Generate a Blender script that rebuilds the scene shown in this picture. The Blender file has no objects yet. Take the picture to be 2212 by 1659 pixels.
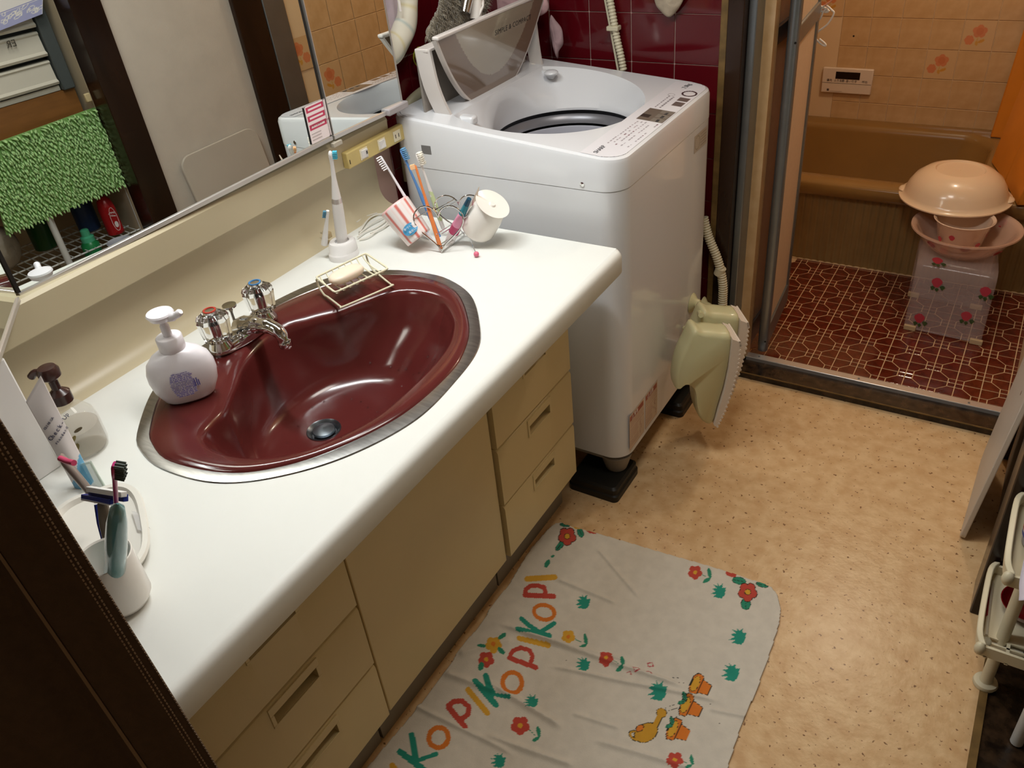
import bpy, bmesh, math, random
import numpy as np
from mathutils import Vector, Matrix
random.seed(7)
SC = bpy.context.scene
COL = SC.collection
# ---------------------------------------------------------------- camera
CAM = np.array([1.37067104, -1.46062002, 1.57311206]); FPX = 1779.074
def _rot(yaw, pitch, roll):
    cy, sy = math.cos(yaw), math.sin(yaw); cp, sp = math.cos(pitch), math.sin(pitch)
    fwd = np.array([-sy*cp, cy*cp, -sp]); right = np.array([cy, sy, 0.0]); up = np.cross(right, fwd)
    cr, sr = math.cos(roll), math.sin(roll)
    return np.array([cr*right+sr*up, -sr*right+cr*up, fwd])
RC = _rot(0.60740137, 0.60931024, -0.11072114)
cd = bpy.data.cameras.new('camera'); cam = bpy.data.objects.new('camera', cd); COL.objects.link(cam)
cd.sensor_width = 36; cd.lens = 36*FPX/2212; cd.clip_start = .01; cd.clip_end = 50
m = Matrix.Identity(4)
for i in range(3):
    m[i][0] = RC[0][i]; m[i][1] = RC[1][i]; m[i][2] = -RC[2][i]; m[i][3] = CAM[i]
cam.matrix_world = m
SC.camera = cam
SC.view_settings.view_transform = 'Standard'; SC.view_settings.look = 'None'
SC.view_settings.exposure = 0.0; SC.view_settings.gamma = 1; SC.view_settings.use_curve_mapping = False
# world
W = bpy.data.worlds.new('world'); SC.world = W; W.use_nodes = True
W.node_tree.nodes['Background'].inputs[0].default_value = (.75, .8, .9, 1)
W.node_tree.nodes['Background'].inputs[1].default_value = .05
# lights (fluorescent lamp over the vanity mirror, added overhead fill for ambient light, warm bathroom bulb)
def area(name, loc, target, sx, sy, power, col):
    l = bpy.data.lights.new(name, 'AREA'); l.shape = 'RECTANGLE'; l.size = sx; l.size_y = sy; l.energy = power; l.color = col
    o = bpy.data.objects.new(name, l); COL.objects.link(o); o.location = loc
    o.rotation_euler = (Vector(target)-Vector(loc)).to_track_quat('-Z', 'Y').to_euler()
    return o
LV = area('vanity_light', (.26, -.42, 1.86), (.50, -.42, .8), .60, .05, 10, (.965, 1, 1))
LV.rotation_euler = Vector((-.24, 0, 1.06)).to_track_quat('Z', 'X').to_euler()
LC = area('fill_light', (.95, -.35, 2.27), (.95, -.35, 0), .45, .45, 11, (1, .955, .88))  # added fill from above, raises the ambient light on floor and walls
lb = bpy.data.lights.new('bath_light', 'POINT'); lb.energy = 18; lb.color = (1, .84, .65); lb.shadow_soft_size = .06
ob = bpy.data.objects.new('bath_light', lb); COL.objects.link(ob); ob.location = (1.12, 1.5, 2.0)
# ---------------------------------------------------------------- pixel helpers (a pixel of the photograph -> a point on a real surface)
def ray(u, v):
    d = RC.T@np.array([(u-1106)/FPX, -(v-829.5)/FPX, 1.0]); return d/np.linalg.norm(d)
def P(ax, val, u, v):
    i = 'xyz'.index(ax); d = ray(u, v); return CAM+d*(val-CAM[i])/d[i]
def near(X, ax, u, v):
    e = np.zeros(3); e['xyz'.index(ax)] = 1; d = ray(u, v); w = np.array(X, float)-CAM
    A = np.array([[e@e, -e@d], [e@d, -d@d]]); s, t = np.linalg.solve(A, np.array([-w@e, -w@d])); return np.array(X, float)+s*e
def proj(X):
    X = np.asarray(X, float); d = (X-CAM)@RC.T
    return np.stack([1106+FPX*d[..., 0]/d[..., 2], 829.5-FPX*d[..., 1]/d[..., 2]], -1)
MQ = (-.0577, .0161, .1011)
MN = np.array([math.cos(MQ[0])*math.cos(MQ[1]), math.sin(MQ[0])*math.cos(MQ[1]), math.sin(MQ[1])])
def onM(u, v):
    d = ray(u, v); return CAM+d*(MQ[2]-CAM@MN)/(d@MN)
def M(val, u, v):
    d = ray(u, v); c0 = CAM-2*(CAM@MN-MQ[2])*MN; d = d-2*(d@MN)*MN; return c0+d*(val-c0[0])/d[0]
# ---------------------------------------------------------------- materials
def lin(h):
    if isinstance(h, str):
        h = h.lstrip('#'); c = [int(h[i:i+2], 16)/255 for i in (0, 2, 4)]
    else: c = h
    return tuple((x/12.92 if x <= .04045 else ((x+.055)/1.055)**2.4) for x in c)
MATS = {}
def mat(name, col, rough=.5, metal=0, noise=0, nscale=20, bump=0, bscale=200, trans=0, ior=1.45, coat=0, col2=None, alpha=1, emit=0, sss=0, spec=.5, attr=None, sheen=0, stretch=None, bdist=.002, crough=.05):
    if name in MATS: return MATS[name]
    m = bpy.data.materials.new(name); m.use_nodes = True; nt = m.node_tree; N = nt.nodes; L = nt.links
    b = N['Principled BSDF']; c = lin(col)
    b.inputs['Base Color'].default_value = (*c, 1); b.inputs['Roughness'].default_value = rough; b.inputs['Metallic'].default_value = metal
    b.inputs['IOR'].default_value = ior; b.inputs['Transmission Weight'].default_value = trans; b.inputs['Coat Weight'].default_value = coat
    b.inputs['Coat Roughness'].default_value = crough
    b.inputs['Alpha'].default_value = alpha; b.inputs['Specular IOR Level'].default_value = spec
    b.inputs['Sheen Weight'].default_value = sheen
    if sss: b.inputs['Subsurface Weight'].default_value = sss; b.inputs['Subsurface Scale'].default_value = .01
    if emit: b.inputs['Emission Color'].default_value = (*c, 1); b.inputs['Emission Strength'].default_value = emit
    tc = N.new('ShaderNodeTexCoord'); src = tc.outputs['Object']
    if stretch:
        mp = N.new('ShaderNodeMapping'); mp.inputs['Scale'].default_value = stretch; L.new(src, mp.inputs[0]); src = mp.outputs[0]
    if attr:
        a = N.new('ShaderNodeAttribute'); a.attribute_name = attr
        if noise:
            n = N.new('ShaderNodeTexNoise'); n.inputs['Scale'].default_value = nscale; n.inputs['Detail'].default_value = 6; L.new(src, n.inputs['Vector'])
            mr = N.new('ShaderNodeMapRange'); mr.inputs[1].default_value = .3; mr.inputs[2].default_value = .7; mr.inputs[3].default_value = 1-noise; mr.inputs[4].default_value = 1
            L.new(n.outputs[0], mr.inputs[0])
            mx = N.new('ShaderNodeMix'); mx.data_type = 'RGBA'; mx.blend_type = 'MULTIPLY'; mx.inputs[0].default_value = 1
            L.new(a.outputs['Color'], mx.inputs[6]); L.new(mr.outputs[0], mx.inputs[7]); L.new(mx.outputs[2], b.inputs['Base Color'])
        else: L.new(a.outputs['Color'], b.inputs['Base Color'])
    elif noise or col2:
        n = N.new('ShaderNodeTexNoise'); n.inputs['Scale'].default_value = nscale; n.inputs['Detail'].default_value = 6; L.new(src, n.inputs['Vector'])
        mr = N.new('ShaderNodeMapRange'); mr.inputs[1].default_value = .35; mr.inputs[2].default_value = .65; L.new(n.outputs[0], mr.inputs[0])
        c2 = lin(col2) if col2 else tuple(x*(1-noise) for x in c)
        mx = N.new('ShaderNodeMix'); mx.data_type = 'RGBA'; mx.inputs[6].default_value = (*c, 1); mx.inputs[7].default_value = (*c2, 1)
        L.new(mr.outputs[0], mx.inputs[0]); L.new(mx.outputs[2], b.inputs['Base Color'])
    if bump:
        n2 = N.new('ShaderNodeTexNoise'); n2.inputs['Scale'].default_value = bscale; n2.inputs['Detail'].default_value = 3; L.new(src, n2.inputs['Vector'])
        bp = N.new('ShaderNodeBump'); bp.inputs['Strength'].default_value = bump; bp.inputs['Distance'].default_value = bdist
        L.new(n2.outputs[0], bp.inputs['Height']); L.new(bp.outputs[0], b.inputs['Normal'])
    MATS[name] = m; return m
# ---------------------------------------------------------------- mesh builder
def frame(d):
    d = Vector(d).normalized(); a = Vector((0, 0, 1)) if abs(d.z) < .9 else Vector((1, 0, 0))
    x = d.cross(a).normalized(); y = d.cross(x).normalized(); return x, y, d
class MB:
    def __init__(s): s.v = []; s.f = []
    def add(s, vs, fs):
        o = len(s.v); s.v += [tuple(map(float, p)) for p in vs]; s.f += [tuple(i+o for i in f) for f in fs]; return s
    def box(s, lo, hi):
        x0, y0, z0 = lo; x1, y1, z1 = hi
        return s.add([(x0,y0,z0),(x1,y0,z0),(x1,y1,z0),(x0,y1,z0),(x0,y0,z1),(x1,y0,z1),(x1,y1,z1),(x0,y1,z1)],
                     [(0,3,2,1),(4,5,6,7),(0,1,5,4),(1,2,6,5),(2,3,7,6),(3,0,4,7)])
    def hexa(s, p):   # 8 points bottom ring, top ring
        return s.add(p, [(0,3,2,1),(4,5,6,7),(0,1,5,4),(1,2,6,5),(2,3,7,6),(3,0,4,7)])
    def loft(s, rings, close=True, cap0=False, cap1=False):
        n = len(rings[0]); vs = [p for r in rings for p in r]; fs = []
        for i in range(len(rings)-1):
            for j in range(n if close else n-1):
                a = i*n+j; b = i*n+(j+1)%n; fs.append((a, b, b+n, a+n))
        if cap0: fs.append(tuple(range(n))[::-1])
        if cap1: fs.append(tuple(range((len(rings)-1)*n, len(rings)*n)))
        return s.add(vs, fs)
    def lathe(s, c, prof, n=32, axis=(0, 0, 1), cap0=True, cap1=True, squash=1, ang=0):
        x, y, d = frame(axis)
        if tuple(axis) == (0, 0, 1): x, y, d = Vector((1, 0, 0)), Vector((0, 1, 0)), Vector((0, 0, 1))
        c = Vector(c); rings = []
        for r, h in prof:
            rings.append([c+d*h+(x*math.cos(t)*r+y*math.sin(t)*r*squash) for t in [ang+2*math.pi*k/n for k in range(n)]])
        return s.loft(rings, True, cap0, cap1)
    def cyl(s, a, b, r0, r1=None, n=16):
        a = Vector(a); b = Vector(b); r1 = r0 if r1 is None else r1
        return s.lathe(a, [(r0, 0), (r1, (b-a).length)], n, tuple((b-a).normalized()))
    def tube(s, pts, r, n=8, closed=False, smooth=0):
        pts = [Vector(p) for p in pts]
        if smooth: pts = spline(pts, smooth, closed)
        m_ = len(pts); rings = []; up = None
        for i, p in enumerate(pts):
            a = pts[(i-1) % m_] if (closed or i > 0) else p; b = pts[(i+1) % m_] if (closed or i < m_-1) else p
            d = (b-a).normalized() if (b-a).length > 1e-9 else Vector((0, 0, 1))
            if up is None: x, y, _ = frame(d)
            else:
                x = (up-d*up.dot(d)); x = x.normalized() if x.length > 1e-6 else frame(d)[0]; y = d.cross(x)
            up = x; rr = r[i] if isinstance(r, (list, tuple)) and i < len(r) else (r if not isinstance(r, (list, tuple)) else r[-1])
            rings.append([p+x*math.cos(t)*rr+y*math.sin(t)*rr for t in [2*math.pi*k/n for k in range(n)]])
        if closed:
            rings.append(rings[0]); return s.loft(rings)
        return s.loft(rings, True, True, True)
    def ball(s, c, r, n=16, k=10, rz=None):
        rx, ry, rz_ = (r, r, rz or r) if not isinstance(r, (list, tuple)) else r
        c = Vector(c); rings = []
        for i in range(k+1):
            t = math.pi*i/k-math.pi/2; q = max(math.cos(t), 1e-4)
            rings.append([c+Vector((rx*q*math.cos(a), ry*q*math.sin(a), rz_*math.sin(t))) for a in [2*math.pi*j/n for j in range(n)]])
        return s.loft(rings, True, True, True)
    def prism(s, poly, off):   # poly: 3d points, off: vector
        off = Vector(off); a = [Vector(p) for p in poly]; b = [p+off for p in a]; n = len(a)
        return s.add(a+b, [tuple(range(n))[::-1], tuple(range(n, 2*n))]+[(i, (i+1) % n, (i+1) % n+n, i+n) for i in range(n)])
    def grid(s, fn, nu, nv):
        vs = [fn(i/nu, j/nv) for j in range(nv+1) for i in range(nu+1)]
        return s.add(vs, [(j*(nu+1)+i, j*(nu+1)+i+1, (j+1)*(nu+1)+i+1, (j+1)*(nu+1)+i) for j in range(nv) for i in range(nu)])
    def build(s, name, material, parent=None, smooth=True, bevel=0, seg=2, subd=0, solid=0, sharp=40, org=None, fixn=True):
        o0 = Vector(worg(parent)) if parent is not None else None
        if o0 is None:
            if org is None:
                vs = np.array(s.v); org = ((vs[:,0].min()+vs[:,0].max())/2, (vs[:,1].min()+vs[:,1].max())/2, vs[:,2].min())
            o0 = Vector(org)
        me = bpy.data.meshes.new(name); me.from_pydata([Vector(p)-o0 for p in s.v], [], s.f)
        if fixn:
            bm = bmesh.new(); bm.from_mesh(me); bmesh.ops.recalc_face_normals(bm, faces=bm.faces); bm.to_mesh(me); bm.free()
        me.materials.append(material)
        if smooth:
            me.shade_smooth(); me.set_sharp_from_angle(angle=math.radians(sharp))
        o = bpy.data.objects.new(name, me); COL.objects.link(o)
        if parent is not None: o.parent = parent; o['_w'] = list(o0)
        else: o.location = o0; o['_w'] = list(o0)
        if solid: md = o.modifiers.new('s', 'SOLIDIFY'); md.thickness = solid; md.offset = 0
        if bevel: md = o.modifiers.new('b', 'BEVEL'); md.width = bevel; md.segments = seg; md.limit_method = 'ANGLE'; md.angle_limit = math.radians(40)
        if subd: md = o.modifiers.new('u', 'SUBSURF'); md.levels = subd; md.render_levels = subd
        return o
def worg(o): return o['_w']
def empty(name, loc):
    o = bpy.data.objects.new(name, None); COL.objects.link(o); o.location = loc; o['_w'] = [float(x) for x in loc]; o.empty_display_size = .05; return o
def tag(o, label, cat, group=None):
    o['label'] = label; o['category'] = cat
    if group: o['group'] = group
    return o
def st(o): o['kind'] = 'structure'; return o
def thing(name, label, cat, loc, group=None): return tag(empty(name, loc), label, cat, group)
def spline(pts, k=6, closed=False):
    pts = [Vector(p) for p in pts]; n = len(pts); out = []
    for i in range(n if closed else n-1):
        g = (lambda j: pts[j % n]) if closed else (lambda j: pts[min(max(j, 0), n-1)])
        p0, p1, p2, p3 = g(i-1), g(i), g(i+1), g(i+2)
        for t in [q/k for q in range(k)]:
            out.append(.5*((2*p1)+(p2-p0)*t+(2*p0-5*p1+4*p2-p3)*t*t+(3*p1-p0-3*p2+p3)*t**3))
    if not closed: out.append(pts[-1])
    return out
def text(name, body, material, org, xdir, ydir, size, parent, depth=.0002, space=1.0, cjk=False):
    """flat lettering lying on a surface: origin lower left, xdir = reading direction, ydir = up"""
    c = bpy.data.curves.new(name, 'FONT'); c.body = body; c.size = size; c.extrude = depth; c.space_character = space; c.resolution_u = 2
    t = bpy.data.objects.new('tmp', c); COL.objects.link(t)
    dg = bpy.context.evaluated_depsgraph_get(); me = bpy.data.meshes.new_from_object(t.evaluated_get(dg))
    bpy.data.objects.remove(t); bpy.data.curves.remove(c)
    x = Vector(xdir).normalized(); y = Vector(ydir); y = (y-x*y.dot(x)).normalized(); z = x.cross(y)
    mm = Matrix((x, y, z)).transposed().to_4x4(); mm.translation = Vector(org)-(Vector(worg(parent)) if parent is not None else Vector((0, 0, 0)))
    me.transform(mm); me.materials.clear(); me.materials.append(material); me.name = name
    o = bpy.data.objects.new(name, me); COL.objects.link(o); o['_w'] = worg(parent) if parent is not None else [0, 0, 0]
    if parent is not None: o.parent = parent
    return o
def inpoly(px, py, poly):
    c = np.zeros(px.shape, bool); n = len(poly)
    for i in range(n):
        x0, y0 = poly[i]; x1, y1 = poly[(i+1) % n]
        if y0 == y1: continue
        h = ((y0 > py) != (y1 > py)) & (px < (x1-x0)*(py-y0)/(y1-y0)+x0); c ^= h
    return c
def paint(px, py, base, ops):
    col = np.tile(np.array(lin(base)), px.shape+(1,)).astype(float)
    for op in ops:
        k = op[0]; c = np.array(lin(op[-1]))
        if k == 'poly': mk = inpoly(px, py, op[1])
        elif k == 'ell':
            _, cx, cy, rx, ry, a, _c = op; ca, sa = math.cos(math.radians(a)), math.sin(math.radians(a))
            u = ((px-cx)*ca+(py-cy)*sa)/rx; v = (-(px-cx)*sa+(py-cy)*ca)/ry; mk = u*u+v*v < 1
        elif k == 'ring':
            _, cx, cy, rx, ry, a, w, _c = op; ca, sa = math.cos(math.radians(a)), math.sin(math.radians(a))
            u = ((px-cx)*ca+(py-cy)*sa); v = (-(px-cx)*sa+(py-cy)*ca)
            mk = ((u/(rx+w/2))**2+(v/(ry+w/2))**2 < 1) & ((u/(rx-w/2))**2+(v/(ry-w/2))**2 > 1)
        elif k == 'line':
            pts, w = op[1], op[2]; mk = np.zeros(px.shape, bool)
            for (x0, y0), (x1, y1) in zip(pts[:-1], pts[1:]):
                dx, dy = x1-x0, y1-y0; L2 = dx*dx+dy*dy+1e-9; t = np.clip(((px-x0)*dx+(py-y0)*dy)/L2, 0, 1)
                mk |= (px-x0-t*dx)**2+(py-y0-t*dy)**2 < (w/2)**2
        col[mk] = c
    return col
def painted(name, verts, faces, cols, material, parent=None, smooth=True, org=None):
    o0 = np.array(worg(parent)) if parent is not None else np.array(org if org is not None else verts.mean(0))
    me = bpy.data.meshes.new(name); me.from_pydata((verts-o0).tolist(), [], faces)
    ca = me.color_attributes.new('print', 'FLOAT_COLOR', 'POINT')
    ca.data.foreach_set('color', np.concatenate([cols, np.ones((len(cols), 1))], 1).astype(np.float32).ravel())
    me.materials.append(material)
    if smooth: me.shade_smooth()
    o = bpy.data.objects.new(name, me); COL.objects.link(o); o['_w'] = o0.tolist()
    if parent is not None: o.parent = parent
    else: o.location = o0
    return o
def card(name, O, U, V, nu, nv, base, ops, material, parent=None, off=0.0, curve=None, mask=None, cut=False):
    """a flat printed panel; ops are drawn in a 0..nu x 0..nv coordinate frame"""
    O = np.array(O, float); U = np.array(U, float); V = np.array(V, float)
    nrm = np.cross(U, V); nrm = nrm/np.linalg.norm(nrm)
    ii, jj = np.meshgrid(np.arange(nu+1), np.arange(nv+1))
    ii = ii.ravel().astype(float); jj = jj.ravel().astype(float)
    vs = O+np.outer(ii/nu, U)+np.outer(jj/nv, V)+nrm*off
    if curve is not None: vs = curve(ii/nu, jj/nv)
    cols = paint(ii, jj, base, ops)
    fs = [(j*(nu+1)+i, j*(nu+1)+i+1, (j+1)*(nu+1)+i+1, (j+1)*(nu+1)+i) for j in range(nv) for i in range(nu)]
    if cut:
        bc_ = np.array(lin(base)); k = np.abs(cols-bc_).sum(1) > 1e-4; fs = [f for f in fs if any(k[i] for i in f)]
    if mask is not None:
        k = mask(vs); fs = [f for f in fs if all(k[i] for i in f)]
    return painted(name, vs, fs, cols, material, parent, smooth=curve is not None)
def rrect(cx, cy, hx, hy, r, z, n=6, taper=0):
    out = []
    for sx, sy, a0 in ((1, 1, 0), (-1, 1, 90), (-1, -1, 180), (1, -1, 270)):
        for k in range(n+1):
            a = math.radians(a0+90*k/n); out.append((cx+sx*(hx-r)+r*math.cos(a), cy+sy*(hy-r)+r*math.sin(a), z))
    return out
# ================================================================ SETTING
m_floor = mat('vinyl_floor', '#dab98c', .33, noise=1, col2='#c9a274', nscale=26, bump=.5, bscale=75, bdist=.002, coat=.25, crough=.25)
def add_specks(m, c2, sc, thr):   # small dark flecks printed in the vinyl
    nt = m.node_tree; N = nt.nodes; L = nt.links; b = N['Principled BSDF']; src = b.inputs['Base Color'].links[0].from_socket
    v = N.new('ShaderNodeTexNoise'); v.inputs['Scale'].default_value = sc; v.inputs['Detail'].default_value = 2; tc = N.new('ShaderNodeTexCoord'); L.new(tc.outputs['Object'], v.inputs['Vector'])
    mr = N.new('ShaderNodeMapRange'); mr.inputs[1].default_value = thr; mr.inputs[2].default_value = thr+.03; L.new(v.outputs[0], mr.inputs[0])
    mx = N.new('ShaderNodeMix'); mx.data_type = 'RGBA'; mx.inputs[7].default_value = (*lin(c2), 1); L.new(mr.outputs[0], mx.inputs[0]); L.new(src, mx.inputs[6]); L.new(mx.outputs[2], b.inputs['Base Color'])
add_specks(m_floor, '#7d5634', 90, .665)
m_wood = mat('dark_wood', '#2c1a10', .22, noise=1, col2='#150b06', nscale=9, stretch=(1, 1, .15), bump=.1, bscale=60)
m_wood2 = mat('scuffed_wood', '#3a2a1c', .25, noise=1, col2='#120a06', nscale=40, bump=.2, bscale=90)
m_gold = mat('worn_wood_edge', '#7d6238', .4, noise=.4, nscale=30)
m_alu = mat('aluminium', '#8f969c', .35, .85, noise=.15, nscale=8)
m_alu2 = mat('bright_aluminium', '#cfcac6', .3, .7)
m_black = mat('black_rubber', '#0a0a0a', .5)
m_redtile = mat('burgundy_tile', '#5a0a14', .07, noise=.15, nscale=5, coat=.3, bump=.05, bscale=6)
m_grout = mat('pale_grout', '#c9a9a0', .8)
m_plaster = mat('plaster', '#cfc4b8', .8, noise=.06, nscale=12, bump=.3, bscale=160)
m_wall = mat('plain_wall', '#b9a88e', .85, noise=.08, nscale=5)
m_ceil = mat('ceiling_board', '#c9bfa9', .9)
m_cream = mat('cream_plastic', '#cbbf9f', .4, noise=.06, nscale=4)
m_creamp = mat('cream_panel', '#cdc1a4', .35, noise=.07, nscale=3)
m_drawer = mat('drawer_front', '#d8c595', .38, noise=.05, nscale=6, bump=.05, bscale=400)
m_white = mat('white_plastic', '#eceae8', .3)
m_counter = mat('counter_resin', '#e6e7e2', .45, noise=.03, nscale=4, coat=.0)
m_chrome = mat('chrome', '#dcdcdc', .07, 1)
m_steel = mat('brushed_steel', '#b4b2b0', .28, 1, noise=.25, nscale=30, stretch=(1, 6, 1))
m_dark = mat('dark_gap', '#17100a', .8)

st(MB().box((-.05, -2.2, -.05), (1.545, .73, 0)).build('floor', m_floor, smooth=False, org=(0, 0, 0)))
st(MB().box((1.56, -2.2, -.05), (2.3, .73, -.004)).build('floor.001', m_wood2, smooth=False))
st(MB().box((1.545, -2.2, -.05), (1.56, .05, .003)).build('trim_1', m_gold, smooth=False))
st(MB().box((-.05, -2.3, 2.3), (2.3, 2.7, 2.35)).build('ceiling', m_ceil, smooth=False))
wl = st(MB().box((-.1, -2.2, -.05), (-.012, .74, 2.3)).build('wall_left', m_wall, smooth=False))
wf = st(MB().box((-.05, .7245, -.05), (.632, .80, 2.3)).build('wall_far', m_grout, smooth=False))
st(MB().box((.6, .73, 2.02), (1.6, .80, 2.3)).build('wall_far.001', m_wall, smooth=False))
st(MB().box((-.1, -2.3, -.05), (2.3, -2.2, 2.3)).build('wall_near', m_wall, smooth=False))
# red tiles on far wall and on the left wall by the machine
T = .1261
def tile_mesh(w, h, d, g, bev, axis):
    b = bmesh.new()
    if axis == 'y': lo, hi = (g, -d, g), (w-g, 0, h-g)
    elif axis == 'x': lo, hi = (0, g, g), (d, w-g, h-g)
    else: lo, hi = (-d, g, g), (0, w-g, h-g)
    mb = MB().box(lo, hi); me = bpy.data.meshes.new('tile'); me.from_pydata([Vector(v) for v in mb.v], [], mb.f)
    b.from_mesh(me); bmesh.ops.recalc_face_normals(b, faces=b.faces); bmesh.ops.bevel(b, geom=list(b.edges), offset=bev, segments=1, affect='EDGES'); b.to_mesh(me); b.free(); me.shade_smooth(); me.set_sharp_from_angle(angle=.3); return me
def put(me, name, loc, parent, rot=None):
    o = bpy.data.objects.new(name, me); COL.objects.link(o); o.parent = parent; w = worg(parent); o.location = [a-b for a, b in zip(loc, w)]; o['_w'] = list(map(float, loc))
    if rot: o.rotation_euler = rot
    return o
ty = tile_mesh(T, T, .004, .0011, .0012, 'y'); ty.materials.append(m_redtile)
for i in range(5):
    for j in range(-2, 8):
        put(ty, 'tile', (.627-(i+1)*T, .7247+random.uniform(0, .0004), 1.091-(j+1)*T), wf)
st(MB().box((-.012, .02, -.05), (-.0035, .7245, 1.5)).build('wall_left.001', m_grout, smooth=False))
wl2 = bpy.data.objects['wall_left.001']
tx = tile_mesh(T, T, .004, .0011, .0012, 'x'); tx.materials.append(m_redtile)
for i in range(5):
    for j in range(-3, 4):
        put(tx, 'tile', (-.0035, .7207-(i+1)*T, 1.091-(j+1)*T), wl2)
# right side: posts, plaster panel, recess
XR = 1.5
st(MB().box((XR, .045, 0), (XR+.10, .15, 2.3)).build('trim_2', m_wood, bevel=.003))
st(MB().box((XR, .632, 0), (XR+.10, .76, 2.3)).build('trim_3', m_wood, bevel=.003))
st(MB().box((XR+.02, .15, 0), (XR+.07, .632, 2.3)).build('wall_right', m_plaster, smooth=False))
st(MB().box((2.1, -2.2, 0), (2.2, .73, 2.3)).build('wall_right.001', m_wall, smooth=False))
st(MB().box((XR+.1, .045, 0), (2.2, .15, 2.3)).build('wall_right.002', m_wall, smooth=False))
# bathroom doorway: dark wood jamb, aluminium frame, threshold, rail
st(MB().box((.6285, .705, 0), (.648, .8, 2.05)).build("trim_4", m_gold, bevel=.002))
st(MB().box((.648, .70, 0), (.690, .8, 2.05)).build("trim_5", m_wood, bevel=.002))
st(MB().box((.690, .735, .0), (.712, .86, 2.05)).build("trim_6", m_alu, bevel=.003))
st(MB().box((1.497, .76, .0), (1.535, .86, 2.05)).build('trim_7', m_alu, bevel=.004))
th = st(MB().box((.690, .725, 0), (1.5, .80, .022)).build('trim_8', m_wood2, bevel=.002))
MB().box((.690, .7235, .0195), (1.5, .7255, .0232)).build('worn_edge', m_gold, th)
rl = st(MB().box((.712, .80, .0), (1.5, .828, .034)).build('trim_9', m_alu2, bevel=.002))
for q in ((1645, 762), (1855, 818), (2092, 874)):
    p = P('z', .034, *q); MB().cyl((p[0], .813, .034), (p[0], .813, .0356), .0032, n=10).build('screw', m_alu, rl)
# ---- bathroom shell
ZB = -.08; YB = 2.51; YT = 1.762
m_btile = mat('beige_wall_tile', '#cfac80', .18, noise=1, col2='#c4a072', nscale=22, coat=.3)
m_bgrout = mat('beige_grout', '#dcc09a', .7)
m_fgrout = mat('floor_grout', '#d8b68c', .6)
m_ftile = mat('brown_mosaic', '#6e2c1c', .10, noise=1, col2='#521c10', nscale=30, bump=.35, bscale=70, coat=.5)
m_print = mat('printed', '#ffffff', .3, attr='print')
wb = st(MB().box((.2, YB, ZB), (1.6, YB+.05, 2.3)).build('wall_back', m_bgrout, smooth=False))
wbr = st(MB().box((1.508, .86, ZB), (1.56, YB, 2.3)).build('wall_right.003', m_bgrout, smooth=False))
st(MB().box((.2, .83, ZB), (.25, YB, 2.3)).build('wall_left.002', m_btile, smooth=False))
st(MB().box((.2, .80, ZB), (.74, .84, 2.3)).build('wall_far.002', m_btile, smooth=False))
TB = .119
tb = tile_mesh(TB, TB, .003, .0011, .0012, 'y'); tb.materials.append(m_btile)
def flower_ops(n):
    s = n/40; f = []
    def ell(x, y, rx, ry, a, c): f.append(('ell', x*s, y*s, rx*s, ry*s, a, c))
    for a in range(0, 360, 72): ell(21+5.2*math.cos(math.radians(a+18)), 26+4.6*math.sin(math.radians(a+18)), 4.4, 4.4, 0, '#d08258')
    ell(21, 26, 5, 5, 0, '#c9774e')
    for a in range(0, 360, 60): ell(9.5+3.2*math.cos(math.radians(a)), 14+3.4*math.sin(math.radians(a)), 3.2, 3.2, 0, '#d08258')
    f.append(('line', [(20*s, 18*s), (19*s, 9*s), (23*s, 12*s), (28*s, 16*s)], .9*s, '#c8a15a'))
    ell(25, 13, 4.2, 2.0, 25, '#cc9440'); ell(19.5, 10, 1.8, 3.4, 10, '#cc9a48')
    return f
def flower_tile(O, U, V, parent, mirror=False):
    ops = flower_ops(60)
    card('printed_flower', O, U, V, 60, 60, '#cfac80', ops, m_printb, parent, off=.0004)
m_printb = mat('printed_glaze', '#ffffff', .18, attr='print', coat=.3)
x0 = .6727; z1 = .7015
for i in range(-1, 7):
    for j in range(-2, 4):
        x = x0+i*TB; z = z1-(j+1)*TB
        if x+TB > 1.508: continue
        put(tb, 'tile', (x, YB, z), wb)
for k in range(4):
    MB().box((x0-TB+k*2.0*TB+.0011, YB-.003, z1-5*TB+.055), (x0-TB+(k+1)*2.0*TB-.0011, YB, z1-4*TB-.001)).build('tile', m_btile, wb)
for q in ((2117, 66), (2033.7, 127), (1805, 15)):
    p = P('y', YB-.003, *q); i = math.floor((p[0]-x0)/TB); j = math.floor((z1-p[2])/TB)
    flower_tile((x0+i*TB+.0025, YB-.0031, z1-(j+1)*TB+.0025), (TB-.005, 0, 0), (0, 0, TB-.005), wb)
p = P('y', YB-.003, 1844, 78); MB().cyl((p[0], YB-.003, p[2]), (p[0], YB-.0036, p[2]), .004, n=12).build('drill_hole', m_dark, wb)
TR = .13
tr = tile_mesh(TR, TR, .003, .0011, .0012, 'nx'); tr.materials.append(m_btile)
for i in range(-1, 10):
    for j in range(-3, 6):
        y = .8104+i*TR
        if y < .86 or y+TR > 2.4: continue
        put(tr, 'tile', (1.508, y, .9435-(j+1)*TR), wbr)
for q in ((650, 105), (720, 165)):
    p = M(1.505, *q); i = math.floor((p[1]-.8104)/TR); j = math.floor((.9435-p[2])/TR)
    flower_tile((1.5048, .8104+(i+1)*TR-.0025, .9435-(j+1)*TR+.0025), (0, -(TR-.005), 0), (0, 0, TR-.005), wbr)
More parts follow.
